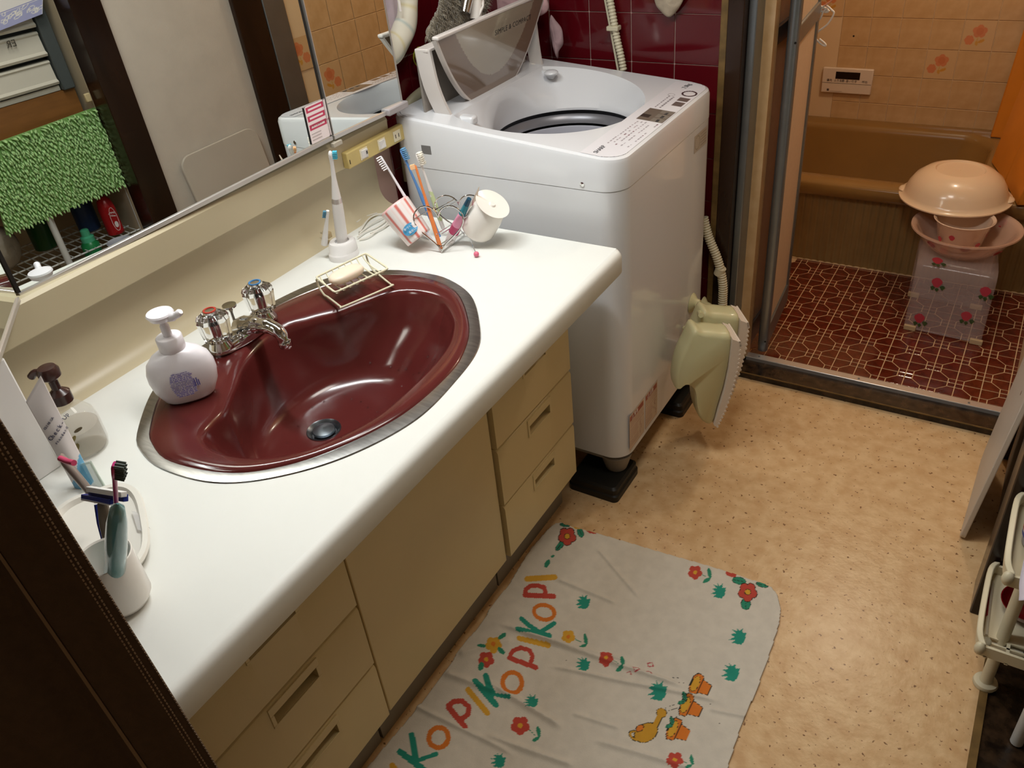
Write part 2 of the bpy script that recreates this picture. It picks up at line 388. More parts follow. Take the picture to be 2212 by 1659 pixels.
# ---- mosaic floor: octagon stones (each cut in four) with little four-square blocks between
bf = st(MB().box((.25, .83, ZB-.05), (1.508, YB, ZB-.0013)).build('floor.002', m_fgrout, smooth=False))
S = .0748; g = .0015; bh = .0230
def mosaic(kind):
    mb = MB()
    for sx in (-1, 1):
        for sy in (-1, 1):
            if kind == 'oct':
                a = 2*S/2; e = S-bh; pts = [(g, g), (S-bh*0-bh-g+0, g)]
                # quadrant of an octagon with half width S-? : flat sides touch neighbouring blocks
                A = S-bh-g; pts = [(g, g), (A, g), (A, bh-g*.4), (bh-g*.4, A), (g, A)]
            else:
                pts = [(g, g), (bh-g, g), (bh-g, bh-g), (g, bh-g)]
            pts = [(sx*x, sy*y) for x, y in pts]
            if sx*sy < 0: pts = pts[::-1]
            cx = sum(p[0] for p in pts)/len(pts); cy = sum(p[1] for p in pts)/len(pts); k = 1-(.0022/(S*.5) if kind == 'oct' else .12)
            lo = [(x, y, -.0018) for x, y in pts]; mi = [(x, y, -.0005) for x, y in pts]; hi = [(cx+(x-cx)*k, cy+(y-cy)*k, 0) for x, y in pts]
            mb.loft([lo, mi, hi], True, False, True)
    me = bpy.data.meshes.new(kind); me.from_pydata([Vector(p) for p in mb.v], [], mb.f)
    me.materials.append(m_ftile); me.shade_smooth(); me.set_sharp_from_angle(angle=.3); return me
mo, mk = mosaic('oct'), mosaic('blk')
bx, by = 1.2712, 1.2965
for i in range(-10, 5):
    for j in range(-7, 8):
        x = bx+i*S; y = by+j*S
        if x < .60 or x > 1.56 or y < .845 or y > YT-.012: continue
        if (i+j) % 2 == 0: put(mk, 'small_tile', (x, y, ZB), bf, (random.uniform(-.004, .004), random.uniform(-.004, .004), 0))
        else: put(mo, 'floor_tile', (x, y, ZB), bf, (random.uniform(-.006, .006), random.uniform(-.006, .006), 0))
MB().box((.25, YT-.008, ZB-.003), (1.508, YT, ZB+.004)).build('caulk_line', m_bgrout, bf)
# ================================================================ folding door
m_frost = mat('frosted_panel', '#eed2b4', .7, noise=.05, nscale=60, bump=.25, bscale=220, trans=.35)
fd = st(empty('door_1', (.76, .85, .034)))
ZT = 2.02
a0, a1 = np.array([.722, .842]), np.array([.722, 1.19]); b0, b1 = np.array([.776, .858]), np.array([.750, 1.19])
def leaf(p0, p1, nm, roundfirst):
    d = (p1-p0); L_ = np.linalg.norm(d); d = d/L_; n = np.array([-d[1], d[0]])
    def bx_(t0, t1, w, z0, z1):
        q = [p0+d*t0-n*w, p0+d*t1-n*w, p0+d*t1+n*w, p0+d*t0+n*w]
        return MB().hexa([(x, y, z0) for x, y in q]+[(x, y, z1) for x, y in q])
    bx_(.01, L_-.01, .004, .10, ZT-.05).build(nm, m_frost, fd, smooth=False)
    bx_(.0, L_, .011, .038, .115).build('bottom_rail', m_alu, fd, bevel=.002)
    bx_(.0, L_, .011, .985, 1.035).build('middle_rail', m_alu, fd, bevel=.004)
    bx_(.0, L_, .011, ZT-.06, ZT).build('top_rail', m_alu, fd, bevel=.002)
    bx_(L_-.022, L_+.002, .010, .038, ZT).build('fold_stile', m_alu, fd, bevel=.003)
    s = MB().lathe((p0[0], p0[1], .036), [(.0165, 0), (.0165, ZT-.036)], 20).build('stile', m_alu, fd)
    for z in (.075, 1.0):
        c = proj((p0[0], p0[1], z)); dd = -RC[2].copy(); dd[2] = 0; dd /= np.linalg.norm(dd)
        MB().cyl((p0[0]+dd[0]*.0155, p0[1]+dd[1]*.0155, z), (p0[0]+dd[0]*.0168, p0[1]+dd[1]*.0168, z), .0032, n=10).build('screw_hole', m_dark, s)
leaf(a0, a1, 'panel', 1); leaf(b0, b1, 'panel', 1)
MB().box((.732, 1.192, .04), (.754, 1.200, ZT)).build('gasket', m_black, fd)
# hanger hooked on the fold edge
hk = thing('hook_hanger', 'white plastic looped hanger clipped by black pads to folding door edge', 'hanger', (.765, 1.2, .90))
for q in ((1745, 75), (1752, 12)):
    p = P('y', 1.20, *q); MB().box((p[0]-.018, 1.192, p[2]-.018), (p[0]+.012, 1.214, p[2]+.018)).build('clamp_pad', m_black, hk, bevel=.004)
m_wp = mat('glossy_white', '#f1ebe4', .15)
lp = [P('y', 1.21, *q) for q in ((1757, 52), (1768, 30), (1782, 12), (1797, 22), (1801, 30), (1788, 52), (1768, 68), (1762, 78), (1764, 86), (1775, 96), (1783, 99), (1782, 94), (1770, 84))]
MB().tube(lp, .0028, 8, smooth=5).build('loop', m_wp, hk)
lp = [P('y', 1.21, *q) for q in ((1756, 57), (1772, 40), (1778, 26), (1787, 18))]
MB().tube(lp, .003, 8, smooth=4).build('bar', m_wp, hk)
MB().tube([P('y', 1.215, *q) for q in ((1768, 18), (1776, 25), (1790, 24), (1775, 15))], .004, 8, closed=True, smooth=4).build('ring', m_wp, hk)
MB().tube([P('y', 1.2, *q) for q in ((1781, 12), (1795, 2), (1830, -30))], .0022, 8, smooth=3).build('cord', mat('pink_cord', '#e8a58a', .6), hk)
# ================================================================ bathtub
m_tub = mat('mustard_frp', '#8e6a38', .22, noise=.12, nscale=3, coat=.4)
tub = thing('bathtub', 'mustard brown bathtub with ribbed front apron in tiled bathroom', 'bathtub', (.9, 2.1, ZB))
ZR = .27
def rr(x0, x1, y0, y1, r, z): return rrect((x0+x1)/2, (y0+y1)/2, (x1-x0)/2, (y1-y0)/2, r, z, 8)
outer = rr(.255, 1.502, YT-.028, YB-.004, .02, ZR)
rings = [rr(.255, 1.502, YT-.030, YB-.004, .012, ZR-.052), rr(.255, 1.502, YT-.034, YB-.004, .012, ZR-.045), rr(.255, 1.502, YT-.032, YB-.004, .014, ZR-.010), rr(.258, 1.499, YT-.022, YB-.006, .02, ZR),
         rr(.31, 1.255, YT+.055, YB-.075, .12, ZR), rr(.32, 1.245, YT+.066, YB-.085, .12, ZR-.006), rr(.33, 1.235, YT+.078, YB-.095, .12, ZR-.03), rr(.40, 1.20, YT+.11, YB-.12, .13, ZR-.38), rr(.46, 1.14, YT+.15, YB-.17, .12, ZR-.42)]
MB().loft(rings, True, False, True).build('basin', m_tub, tub, sharp=60)
def apron(u, v):
    x = .255+u*1.247; k = math.sin(x*2*math.pi/.028); return (x, YT-.004-.003*max(-.3, k), ZB+v*(ZR-.05-ZB))
MB().grid(apron, 540, 1).build('apron', mat('ribbed_apron', '#9a7e50', .4, noise=.12, nscale=14), tub)
# tub lids
m_lid = mat('yellow_lid', '#e08a2c', .35, noise=.12, nscale=6)
def slab(p, q, lean, h, th, nm, lab):
    p = np.array(p, float); q = np.array(q, float); d = (q-p)[:2]; d /= np.linalg.norm(d); n = np.array([-d[1], d[0], 0])*th
    up = np.array([lean[0], lean[1], h]); a = np.array([*p[:2], ZR+.002]); b = np.array([*q[:2], ZR+.002])
    return a, b, n, up
t = thing('tub_lid', 'orange yellow tub lid panel standing upright at far right corner of bathtub', 'tub lid', (1.35, 2.47, ZR), 'tub lids')
MB().hexa([(1.222, 2.40, ZR+.002), (1.495, 2.40, ZR+.002), (1.495, 2.47, ZR+.002), (1.222, 2.47, ZR+.002), (1.262, 2.41, .95), (1.495, 2.41, .95), (1.495, 2.48, .95), (1.262, 2.48, .95)]).build('panel', m_lid, t, bevel=.006)
MB().box((1.226, 2.404, ZR-.0), (1.49, 2.466, ZR+.012)).build('rubber_foot', mat('grey_rubber', '#6b6258', .6), t)
t = thing('tub_lid', 'larger orange lid leaning at tub side, pale seam line down its face', 'tub lid', (1.38, 1.9, ZR), 'tub lids')
A = P('z', ZR, 2140, 352); B = P('z', ZR, 2170, 395); D = P('z', ZR, 2196, 446)
lean = np.array([.075, .0, .62])
def pl(a, b, w): 
    n = np.array([-(b-a)[1], (b-a)[0], 0]); n = n/np.linalg.norm(n)*w
    z = np.array([0, 0, .003]); return [a+z, b+z, b+n+z, a+n+z, a+lean, b+lean, b+n+lean, a+n+lean]
MB().hexa(pl(A, B*.985+A*.015, .05)).build('panel', m_lid, t, bevel=.004)
MB().hexa(pl(B, D, .05)).build('panel', m_lid, t, bevel=.004)
# remote controller on the bath wall
rc = thing('bath_controller', 'white water heater control panel on beige tiled bathroom wall', 'control panel', (.58, YB, .40))
c0 = P('y', YB-.018, 1772, 199); c1 = P('y', YB-.018, 1888, 151)
MB().box((c0[0], YB-.018, c0[2]), (c1[0], YB-.003, c1[2])).build('case', mat('aged_white', '#dccab8', .35), rc, bevel=.004)
w_, h_ = c1[0]-c0[0], c1[2]-c0[2]
MB().box((c0[0]+w_*.27, YB-.0192, c1[2]-h_*.42), (c0[0]+w_*.75, YB-.0178, c1[2]-h_*.14)).build('display', mat('lcd_dark', '#1c120c', .15), rc)
MB().box((c0[0]+w_*.01, YB-.0186, c1[2]-h_*.60), (c0[0]+w_*.99, YB-.0178, c1[2]-h_*.59)).build('cover_seam', m_dark, rc)
m_ink = mat('grey_ink', '#5b4a42', .6)
text('lettering', '優先  ふろ自動 追いだき', m_ink, (c0[0]+w_*.10, YB-.0186, c1[2]-h_*.53), (1, 0, 0), (0, 0, 1), .012, rc)
text('lettering', '呼出', m_ink, (c0[0]+w_*.80, YB-.0186, c1[2]-h_*.53), (1, 0, 0), (0, 0, 1), .012, rc)
text('lettering', '■ ﹏﹏﹏﹏', m_ink, (c0[0]+w_*.12, YB-.0186, c1[2]-h_*.92), (1, 0, 0), (0, 0, 1), .013, rc)
# ================================================================ stool, basins
def clear_mat(name, col, alpha, rough=.1):
    return mat(name, col, rough, alpha=alpha, coat=.6)
m_clr = clear_mat('clear_acrylic', '#e6cfc8', .19)
m_clrp = mat('clear_acrylic_print', '#e6cfc8', .1, alpha=.5, coat=.6, attr='print')
m_rose = clear_mat('rose_print', '#c8404e', .75); m_leaf = clear_mat('leaf_print', '#3f5a30', .75)
s_ = thing('bath_stool', 'clear acrylic bath stool printed with pink roses on mosaic floor', 'stool', (1.26, 1.48, ZB))
A = P('z', ZB+.005, 1952, 707); B = P('z', ZB+.005, 2118, 743); sx = (B-A); sd = np.array([-.03, .245, 0]); H_ = .255; rr_ = .035
def prof(t):  # section of the bent sheet: front leg, seat, back leg (0..1 along)
    pts = [(0.0, 0.0), (.012, H_*.35), (.018, H_-rr_*1.3), (.03, H_-rr_*.35), (.065, H_), (.18, H_), (.215, H_-rr_*.35), (.228, H_-rr_*1.3), (.234, H_*.35), (.245, 0.0)]
    return pts
pr = spline([Vector((a, b, 0)) for a, b in prof(0)], 5)
rows = []
for q in pr:
    k = q.x/.245; rows.append([tuple(A+sd*k+sx*u+np.array([0, 0, q.y])) for u in [j/10 for j in range(11)]])
MB().loft(rows, False).build('sheet', m_clr, s_, solid=.005)
rnd = random.Random(3)
def on_sheet(i, u, off=.004):
    i = min(max(i, 0), len(pr)-2); a, b = pr[i], pr[i+1]; p = A+sd*(a.x/.245)+sx*u+np.array([0, 0, a.y]); 
    tdir = np.array(sd)*((b.x-a.x)/.245)+np.array([0, 0, b.y-a.y]); n = np.cross(sx, tdir); n = n/np.linalg.norm(n)
    return p+n*off, sx/np.linalg.norm(sx), tdir/np.linalg.norm(tdir), n
def disc(mb, p, ux, uy, n, r, k=10, wob=.15):
    pts = [p+ux*math.cos(a)*r*(1+wob*math.sin(3*a))+uy*math.sin(a)*r*(1+wob*math.cos(4*a)) for a in [2*math.pi*i/k for i in range(k)]]
    mb.prism(pts, n*.0004)
for (i, u) in ((3, .18), (5, .75), (9, .9), (18, .25), (24, .2), (27, .75), (9, .3), (33, .8)):
    p, ux, uy, n = on_sheet(i, u); mb = MB(); disc(mb, p, ux, uy, n, .017); mb.build('rose', m_rose, s_, fixn=False)
    mb = MB(); disc(mb, p+ux*.02-uy*.016, ux, uy, n, .008, wob=.3); disc(mb, p-ux*.01-uy*.022, ux, uy, n, .007, wob=.3); disc(mb, p+ux*.004-uy*.026, ux, uy, n, .006, wob=.3); mb.build('leaves', m_leaf, s_, fixn=False)
m_foot = mat('cream_rubber', '#c9ad84', .5)
for k in (0, 1):
    for u in (.0, .86):
        p = A+sd*k+sx*u; q = sx*.16; MB().hexa([tuple(v) for v in (p+(-.0, -.006, -.005), p+q+(0, -.006, -.005), p+q+(0, .006, -.005), p+(0, .006, -.005), p+(-.0, -.006, .014), p+q+(0, -.006, .014), p+q+(0, .006, .014), p+(0, .006, .014))]).build('foot', m_foot, s_, bevel=.002)
cz = A+sx*.5+sd*.5; zs = ZB+.005+H_+.004
cb = P('z', zs+.085, 2088, 488)
lo = thing('wash_basin', 'clear rose-print basin sitting on acrylic bath stool', 'basin', (cb[0], cb[1], zs))
c_ = (cb[0], cb[1], zs)
MB().lathe(c_, [(.001, .004), (.075, .004), (.095, .010), (.125, .035), (.150, .075), (.160, .085), (.171, .086), (.172, .081), (.160, .078), (.152, .068), (.128, .030), (.097, .003), (.077, 0), (.001, 0)], 48, cap0=False, cap1=False).build('bowl', clear_mat('basin_acrylic', '#e8c0a8', .5), lo)
for k in range(7):
    a = -2.2+k*.75; r = .146; p = np.array([cb[0]+r*math.cos(a), cb[1]+r*math.sin(a), zs+.055+.012*math.sin(k*2)]); n = np.array([math.cos(a), math.sin(a), -.75]); n /= np.linalg.norm(n)
    ux = np.array([-math.sin(a), math.cos(a), 0]); uy = np.cross(n, ux); mb = MB(); disc(mb, p, ux, uy, n, .016); mb.build('rose', m_rose, lo, fixn=False)
ib = thing('small_basin', 'small translucent flower-print bowl between the two big basins', 'basin', (cb[0]-.01, cb[1], zs+.01))
MB().lathe((cb[0]-.01, cb[1], zs+.008), [(.001, 0), (.055, 0), (.065, .008), (.088, .098), (.096, .104), (.094, .106), (.085, .100), (.062, .012), (.001, .004)], 32, cap0=False, cap1=False).build('bowl', clear_mat('milky_acrylic', '#ecd0b8', .8), ib)
for k in range(5):
    a = -2.4+k*.55; r = .079; p = np.array([cb[0]-.01+r*math.cos(a), cb[1]+r*math.sin(a), zs+.05+.02*math.sin(k*2)]); n = np.array([math.cos(a), math.sin(a), -.2]); n /= np.linalg.norm(n)
    ux = np.array([-math.sin(a), math.cos(a), 0]); uy = np.cross(n, ux); mb = MB(); disc(mb, p, ux, uy, n, .010); mb.build('rose', m_rose, ib, fixn=False)
zu = zs+.114
cu = P('z', zu, 2062, 425)
m_bowl = mat('peach_plastic', '#e4c8a8', .22, coat=.3, sss=.1)
ub = thing('upturned_basin', 'opaque peach wash basin turned upside down on top of clear basins', 'basin', (cu[0], cu[1], zu))
MB().lathe((cu[0], cu[1], zu), [(.178, 0), (.183, .002), (.183, .006), (.172, .010), (.165, .022), (.157, .045), (.140, .072), (.112, .094), (.085, .104), (.080, .104), (.076, .099), (.001, .098)], 64, cap0=False, cap1=False).build('bowl', m_bowl, ub)
for sgn in (-1, 1): MB().ball((cu[0]+sgn*.168, cu[1]+.0, zu+.012), (.018, .03, .006), 16, 8).build('grip', m_bowl, ub)
# ================================================================ VANITY
ZC = .78
OUT = [(.219,-.904),(.135,-.80),(.108,-.70),(.105,-.60),(.110,-.49),(.138,-.376),(.185,-.315),(.260,-.27),(.330,-.255),(.401,-.257),(.490,-.30),(.569,-.39),(.610,-.46),(.628,-.55),(.632,-.678),(.589,-.798),(.518,-.886),(.440,-.935),(.341,-.949),(.270,-.935)]
INN = [(.230,-.884),(.160,-.80),(.136,-.70),(.132,-.60),(.136,-.49),(.165,-.395),(.205,-.335),(.255,-.298),(.327,-.276),(.400,-.280),(.468,-.312),(.548,-.398),(.590,-.475),(.608,-.553),(.602,-.683),(.556,-.80),(.500,-.872),(.435,-.912),(.334,-.930),(.270,-.912)]
BWL = [(.320,-.848),(.302,-.791),(.262,-.728),(.215,-.65),(.197,-.56),(.225,-.505),(.262,-.45),(.300,-.375),(.344,-.334),(.400,-.325),(.440,-.335),(.490,-.375),(.520,-.412),(.550,-.481),(.562,-.59),(.558,-.70),(.518,-.799),(.461,-.853),(.406,-.872),(.353,-.870)]
CB = (.39, -.61); NR = 120
def resample(pts, z=0, c=CB):
    q = spline([Vector((x, y, 0)) for x, y in pts], 10, True)
    an = np.array([math.atan2(p.y-c[1], p.x-c[0]) for p in q]); r = np.array([math.hypot(p.x-c[0], p.y-c[1]) for p in q])
    o = np.argsort(an); an = an[o]; r = r[o]; A = np.concatenate([an-2*np.pi, an, an+2*np.pi]); Rr = np.concatenate([r, r, r])
    t = np.linspace(-np.pi, np.pi, NR, endpoint=False); rr_ = np.interp(t, A, Rr)
    return [(c[0]+a*math.cos(b), c[1]+a*math.sin(b), z) for a, b in zip(rr_, t)]
def rectring(x0, x1, y0, y1, z, c=CB):
    out = []
    for t in np.linspace(-np.pi, np.pi, NR, endpoint=False):
        dx, dy = math.cos(t), math.sin(t); k = min([((x1 if dx > 0 else x0)-c[0])/dx if abs(dx) > 1e-9 else 1e9, ((y1 if dy > 0 else y0)-c[1])/dy if abs(dy) > 1e-9 else 1e9])
        out.append([c[0]+dx*k, c[1]+dy*k, z])
    for X in (x0, x1):
        for Y in (y0, y1):
            i = min(range(NR), key=lambda j: (out[j][0]-X)**2+(out[j][1]-Y)**2); out[i] = [X, Y, z]
    return [tuple(p) for p in out]
YN, YF = -1.24, -.004
wt = thing('vanity_worktop', 'long glossy off-white vanity worktop with rounded front edge and oval sink cut-out', 'worktop', (.34, -.6, ZC-.06))
o_ = resample(OUT, ZC)
mb = MB(); mb.loft([rectring(.042, .668, YN, YF, ZC), o_, [(x, y, ZC-.03) for x, y, z in o_]])
# front nosing (rounded in section) and underside, swept along y with a rounded far corner
def nosing(y, pull=0):
    a = [(.668, ZC)]+[(.668+.016*math.sin(t)-pull, ZC-.016+.016*math.cos(t)) for t in [math.radians(d) for d in (15, 30, 45, 60, 75, 90)]]+[(.684-pull, ZC-.050), (.6785-pull, ZC-.058), (.672-pull, ZC-.060), (.58, ZC-.060)]
    return [(x, y, z) for x, z in a]
mb.loft([nosing(YN), nosing(YF-.012), nosing(YF-.004, .002), nosing(YF, .006)], False)
mb.add([(.042, YF, ZC)]+nosing(YF, .006)+[(.042, YF, ZC-.06)], [tuple(range(13))])
mb.add(nosing(YN)+[(.042, YN, ZC-.06), (.042, YN, ZC)], [tuple(range(len(nosing(0))+2))])
mb.build('top', m_counter, wt, fixn=True, sharp=50)
mb = MB()
def cove(y): return [(.042, y, ZC)]+[(.042-.042*math.sin(t), y, ZC+.042-.042*math.cos(t)) for t in [math.radians(d) for d in range(10, 91, 10)]]+[(0, y, .96)]
mb.loft([cove(YN), cove(YF+.03)], False); mb.add(cove(YF+.03)+[(-.003, YF+.03, .96), (-.003, YF+.03, ZC-.06), (.042, YF+.03, ZC-.06)], [tuple(range(13))])
mb.add([(.042, YF, ZC), (.042, YF+.03, ZC), (.042, YF+.03, ZC-.06), (.042, YF, ZC-.06)], [(0, 1, 2, 3)])
mb.build('backsplash', m_creamp, wt, fixn=False, sharp=60)
# sink
m_burg = mat('burgundy_enamel', '#5a2422', .17, noise=.10, nscale=8, coat=.12)
sk = thing('sink', 'burgundy enamel oval sink with brushed steel rim set in worktop', 'sink', (CB[0], CB[1], .6))
z_ = lambda R_, z: [(x, y, z) for x, y, _ in R_]
i_ = resample(INN); b_ = resample(BWL)
def lerp(a, b, t): return [(p[0]+(q[0]-p[0])*t, p[1]+(q[1]-p[1])*t, 0) for p, q in zip(a, b)]
mb = MB(); mb.loft([z_(o_, ZC+.0005), z_(lerp(o_, i_, .05), ZC+.0022), z_(lerp(o_, i_, .5), ZC+.0032), z_(lerp(o_, i_, .95), ZC+.0026), z_(i_, ZC+.001)])
mb.build('steel_rim', m_steel, sk)
DR = (.335, -.622, .622)
rings = [z_(i_, ZC+.001), z_(lerp(i_, b_, .06), ZC+.005), z_(lerp(i_, b_, .4), ZC+.004), z_(lerp(i_, b_, .8), ZC+.0005), z_(lerp(i_, b_, .95), ZC-.004), z_(b_, ZC-.012)]
ell_ = [(.375+.152*math.cos(t), -.608+.212*math.sin(t), 0) for t in np.linspace(-np.pi, np.pi, NR, endpoint=False)]
small = [(DR[0]+.032*math.cos(t), DR[1]+.032*math.sin(t), 0) for t in np.linspace(-np.pi, np.pi, NR, endpoint=False)]
for s, dz in ((.012, .018), (.03, .045), (.06, .075), (.10, .100), (.16, .122), (.25, .137), (.38, .1460), (.55, .1515), (.75, .154), (1.0, .157)):
    q_ = lerp(b_, ell_, min(1, s/.12)**1.2*.9); rings.append(z_(lerp(q_, small, s), ZC-.002-dz))
mb = MB(); mb.loft(rings); mb.build('bowl', m_burg, sk, sharp=180)
m_drain = mat('dull_drain_steel', '#7b8288', .3, .9, noise=.3, nscale=60)
ZD = ZC-.159
mb = MB(); mb.lathe((DR[0], DR[1], ZD-.012), [(.034, .0125), (.033, .0145), (.031, .013), (.024, .003), (.001, .002)], 40, cap0=False, cap1=False); mb.build('drain_ring', m_drain, sk)
mb = MB(); mb.lathe((DR[0], DR[1], ZD-.006), [(.019, 0), (.022, .004), (.021, .008), (.012, .0105), (.001, .011)], 32, cap1=False); mb.build('stopper', m_drain, sk)
# a few water drops in the bowl
m_water = mat('water', '#ffffff', .02, trans=1, ior=1.33)
mb = MB(); rn = random.Random(5)
def bowl_z(x, y):
    best = None
    for k in range(len(rings)-1):
        pass
    return None
bvh = None
from mathutils.bvhtree import BVHTree
tmp = MB().loft(rings); bvh = BVHTree.FromPolygons([Vector(p) for p in tmp.v], tmp.f)
for q in ((800, 783), (845, 792), (862, 798), (870, 790), (878, 797), (888, 782), (893, 808), (906, 805), (833, 858), (780, 868), (745, 852), (700, 868), (675, 880), (820, 830), (845, 815), (925, 770), (940, 775), (760, 862), (815, 890), (795, 880), (645, 920), (620, 957), (737, 945), (868, 834), (910, 790), (800, 905)):
    d = Vector(ray(*q)); h = bvh.ray_cast(Vector(CAM), d)
    if h[0] is not None:
        r = rn.uniform(.0012, .0026); mb.ball(h[0], (r, r*rn.uniform(1, 1.8), r*.7), 8, 6)
o = mb.build('water_drops', m_water, sk); o['kind'] = 'stuff'
# faucet
fc = thing('faucet', 'chrome two-handle faucet with faceted clear knobs behind burgundy sink', 'faucet', (.165, -.605, ZC))
FX, FY = .165, -.605
mb = MB(); pts = []
for k in range(40):
    a = 2*math.pi*k/40; pts.append((FX+.026*math.cos(a), FY+(.078+0)*math.sin(a)*(1 if abs(math.sin(a)) < 2 else 1)))
mb.loft([[(FX+(x-FX)*s, FY+(y-FY)*s, ZC+z) for x, y in pts] for s, z in ((1, .004), (1, .012), (.9, .020), (.55, .024))], True, True, True)
mb.build('base_plate', m_chrome, fc)
m_knob = mat('clear_knob', '#f2f2f2', .03, trans=1, ior=1.49)
for s, nm in ((-1, '#b8392c'), (1, '#3a78b0')):
    y = FY+s*.057
    MB().lathe((FX, y, ZC+.012), [(.024, 0), (.023, .006), (.017, .018), (.0165, .026), (.012, .028)], 32).build('handle_base', m_chrome, fc)
    mb = MB(); prof_ = [(.018, .030), (.0245, .033), (.0265, .045), (.0285, .064), (.0300, .074), (.0265, .081), (.019, .086), (.012, .087)]
    rg = []
    for r, h in prof_:
        rg.append([(FX+r*(1+.05*math.cos(10*a))*math.cos(a), y+r*(1+.05*math.cos(10*a))*math.sin(a), ZC+h) for a in [2*math.pi*k/60 for k in range(60)]])
    mb.loft(rg, True, True, True); kb = mb.build('knob', m_knob, fc, sharp=25)
    MB().lathe((FX, y, ZC+.029), [(.006, 0), (.006, .05), (.010, .056), (.014, .060), (.0135, .0635), (.001, .064)], 28).build('core', m_chrome, fc)
    MB().lathe((FX, y, ZC+.0925), [(.0118, 0), (.0118, .0012), (.009, .0012), (.009, 0)], 28, cap0=False, cap1=False).build('index_ring', mat('ring'+nm, nm, .3), fc)
mb = MB(); sp = [(FX-.005, FY, ZC+.022), (FX+.02, FY, ZC+.034), (FX+.055, FY, ZC+.043), (FX+.085, FY, ZC+.044), (FX+.104, FY, ZC+.036), (FX+.110, FY, ZC+.020)]
mb.tube(sp, [.020]*5+[.0175]*5+[.0145]*5+[.013]*5+[.012]*5+[.0125]*6, 20, smooth=5); mb.build('spout', m_chrome, fc)
MB().lathe((FX+.1105, FY, ZC+.008), [(.0115, 0), (.0125, .003), (.0125, .010), (.011, .013)], 24).build('aerator', m_chrome, fc)
MB().lathe((FX-.022, FY+.002, ZC+.02), [(.0028, 0), (.0028, .032), (.004, .036), (.006, .041), (.0135, .044), (.0142, .046), (.0135, .048), (.002, .0485)], 24).build('popup_rod', m_chrome, fc)
# ================================================================ cabinets
XD = .555
def drawer_unit(y0, y1, lab, slot):
    t = thing('drawer_cabinet', lab, 'drawer cabinet', (.30, (y0+y1)/2, .0), 'cream drawer cabinets under the worktop')
    MB().box((.03, y0+.002, .115), (XD-.022, y1-.002, ZC-.175)).build('body', m_drawer, t)
    MB().box((.03, y0+.004, .0), (.505, y1-.004, .115)).build('toe_kick', mat('kick_board', '#8d8272', .6, noise=.1, nscale=8), t)
    for zb, zt in ((.455, .6165), (.292, .4525), (.128, .2895)):
        ys, ye = slot
        d = MB(); sz1 = zt-.0265; sz0 = zt-.051  # slot in z
        # front with a slot: four strips round the slot
        fx0, fx1 = XD-.020, XD
        d = MB()
        def strip(a, b, c, e): d.box((fx0, a, c), (fx1, b, e))
        # section with rounded top edge
        prof_ = [(fx0, zb), (fx1-.003, zb), (fx1, zb+.003), (fx1, zt-.010), (fx1-.0025, zt-.004), (fx1-.008, zt-.0008), (fx0, zt)]
        def sect(y, lo=None, hi=None): return [(x, y, z) for x, z in prof_]
        def sec_hi(y): return [(fx0, y, sz1), (fx1-.0015, y, sz1), (fx1, y, sz1+.0015)]+[(x, y, z) for x, z in prof_[3:]]
        def sec_lo(y): return [(fx0, y, zb), (fx1-.003, y, zb), (fx1, y, zb+.003), (fx1, y, sz0-.0015), (fx1-.0015, y, sz0), (fx0, y, sz0)]
        for a, b in ((y0+.003, ys), (ye, y1-.003)): d.loft([sect(a), sect(b)], True, True, True)
        d.loft([sec_hi(ys), sec_hi(ye)], True, True, True); d.loft([sec_lo(ys), sec_lo(ye)], True, True, True)
        fr = d.build('drawer', m_drawer, t, sharp=30)
        # the handle plate proud of the front, round the slot
        hp = MB(); w = .0075; xo = XD+.0016
        pl_ = [(ys-w, sz0-w*.6), (ye+w, sz0-w*.6), (ye+w, zt-.006), (ys-w, zt-.006)]
        for (a, c, b, e) in ((ys-w, sz0-w*.6, ye+w, sz0), (ys-w, sz1, ye+w, zt-.008), (ys-w, sz0, ys, sz1), (ye, sz0, ye+w, sz1)):
            hp.box((XD-.001, a, c), (xo, b, e))
        hp.build('handle', m_drawer, fr, bevel=.0007)
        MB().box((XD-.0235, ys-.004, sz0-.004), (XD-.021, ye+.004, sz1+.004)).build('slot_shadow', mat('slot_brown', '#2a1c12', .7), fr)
    return t
drawer_unit(-.372, -.033, 'cream three-drawer cabinet beside washing machine', (-.237, -.145))
drawer_unit(-1.18, -.832, 'cream three-drawer cabinet at curtain end of vanity', (-1.052, -.953))
t = thing('cupboard', 'plain cream cupboard with single flat door under the sink', 'cupboard', (.30, -.6, 0))
MB().box((.03, -.829, .115), (XD-.03, -.375, ZC-.20)).build('body', m_drawer, t)
MB().box((.03, -.829, .0), (.505, -.375, .113)).build('toe_kick', MATS['kick_board'], t)
MB().box((XD-.028, -.826, .125), (XD-.006, -.380, .7)).build('door', m_drawer, t, bevel=.002)
# ================================================================ mirror cabinet
m_mirror = mat('mirror_silver', '#e6ebe8', .0, 1)
mc = thing('mirror_cabinet', 'cream mirror cabinet with hinged mirror doors and chrome bottom trims above worktop', 'mirror cabinet', (.03, -.43, .93))
MB().box((.0, -1.05, 1.0), (.012, .05, 1.75)).build('back_panel', m_cream, mc)
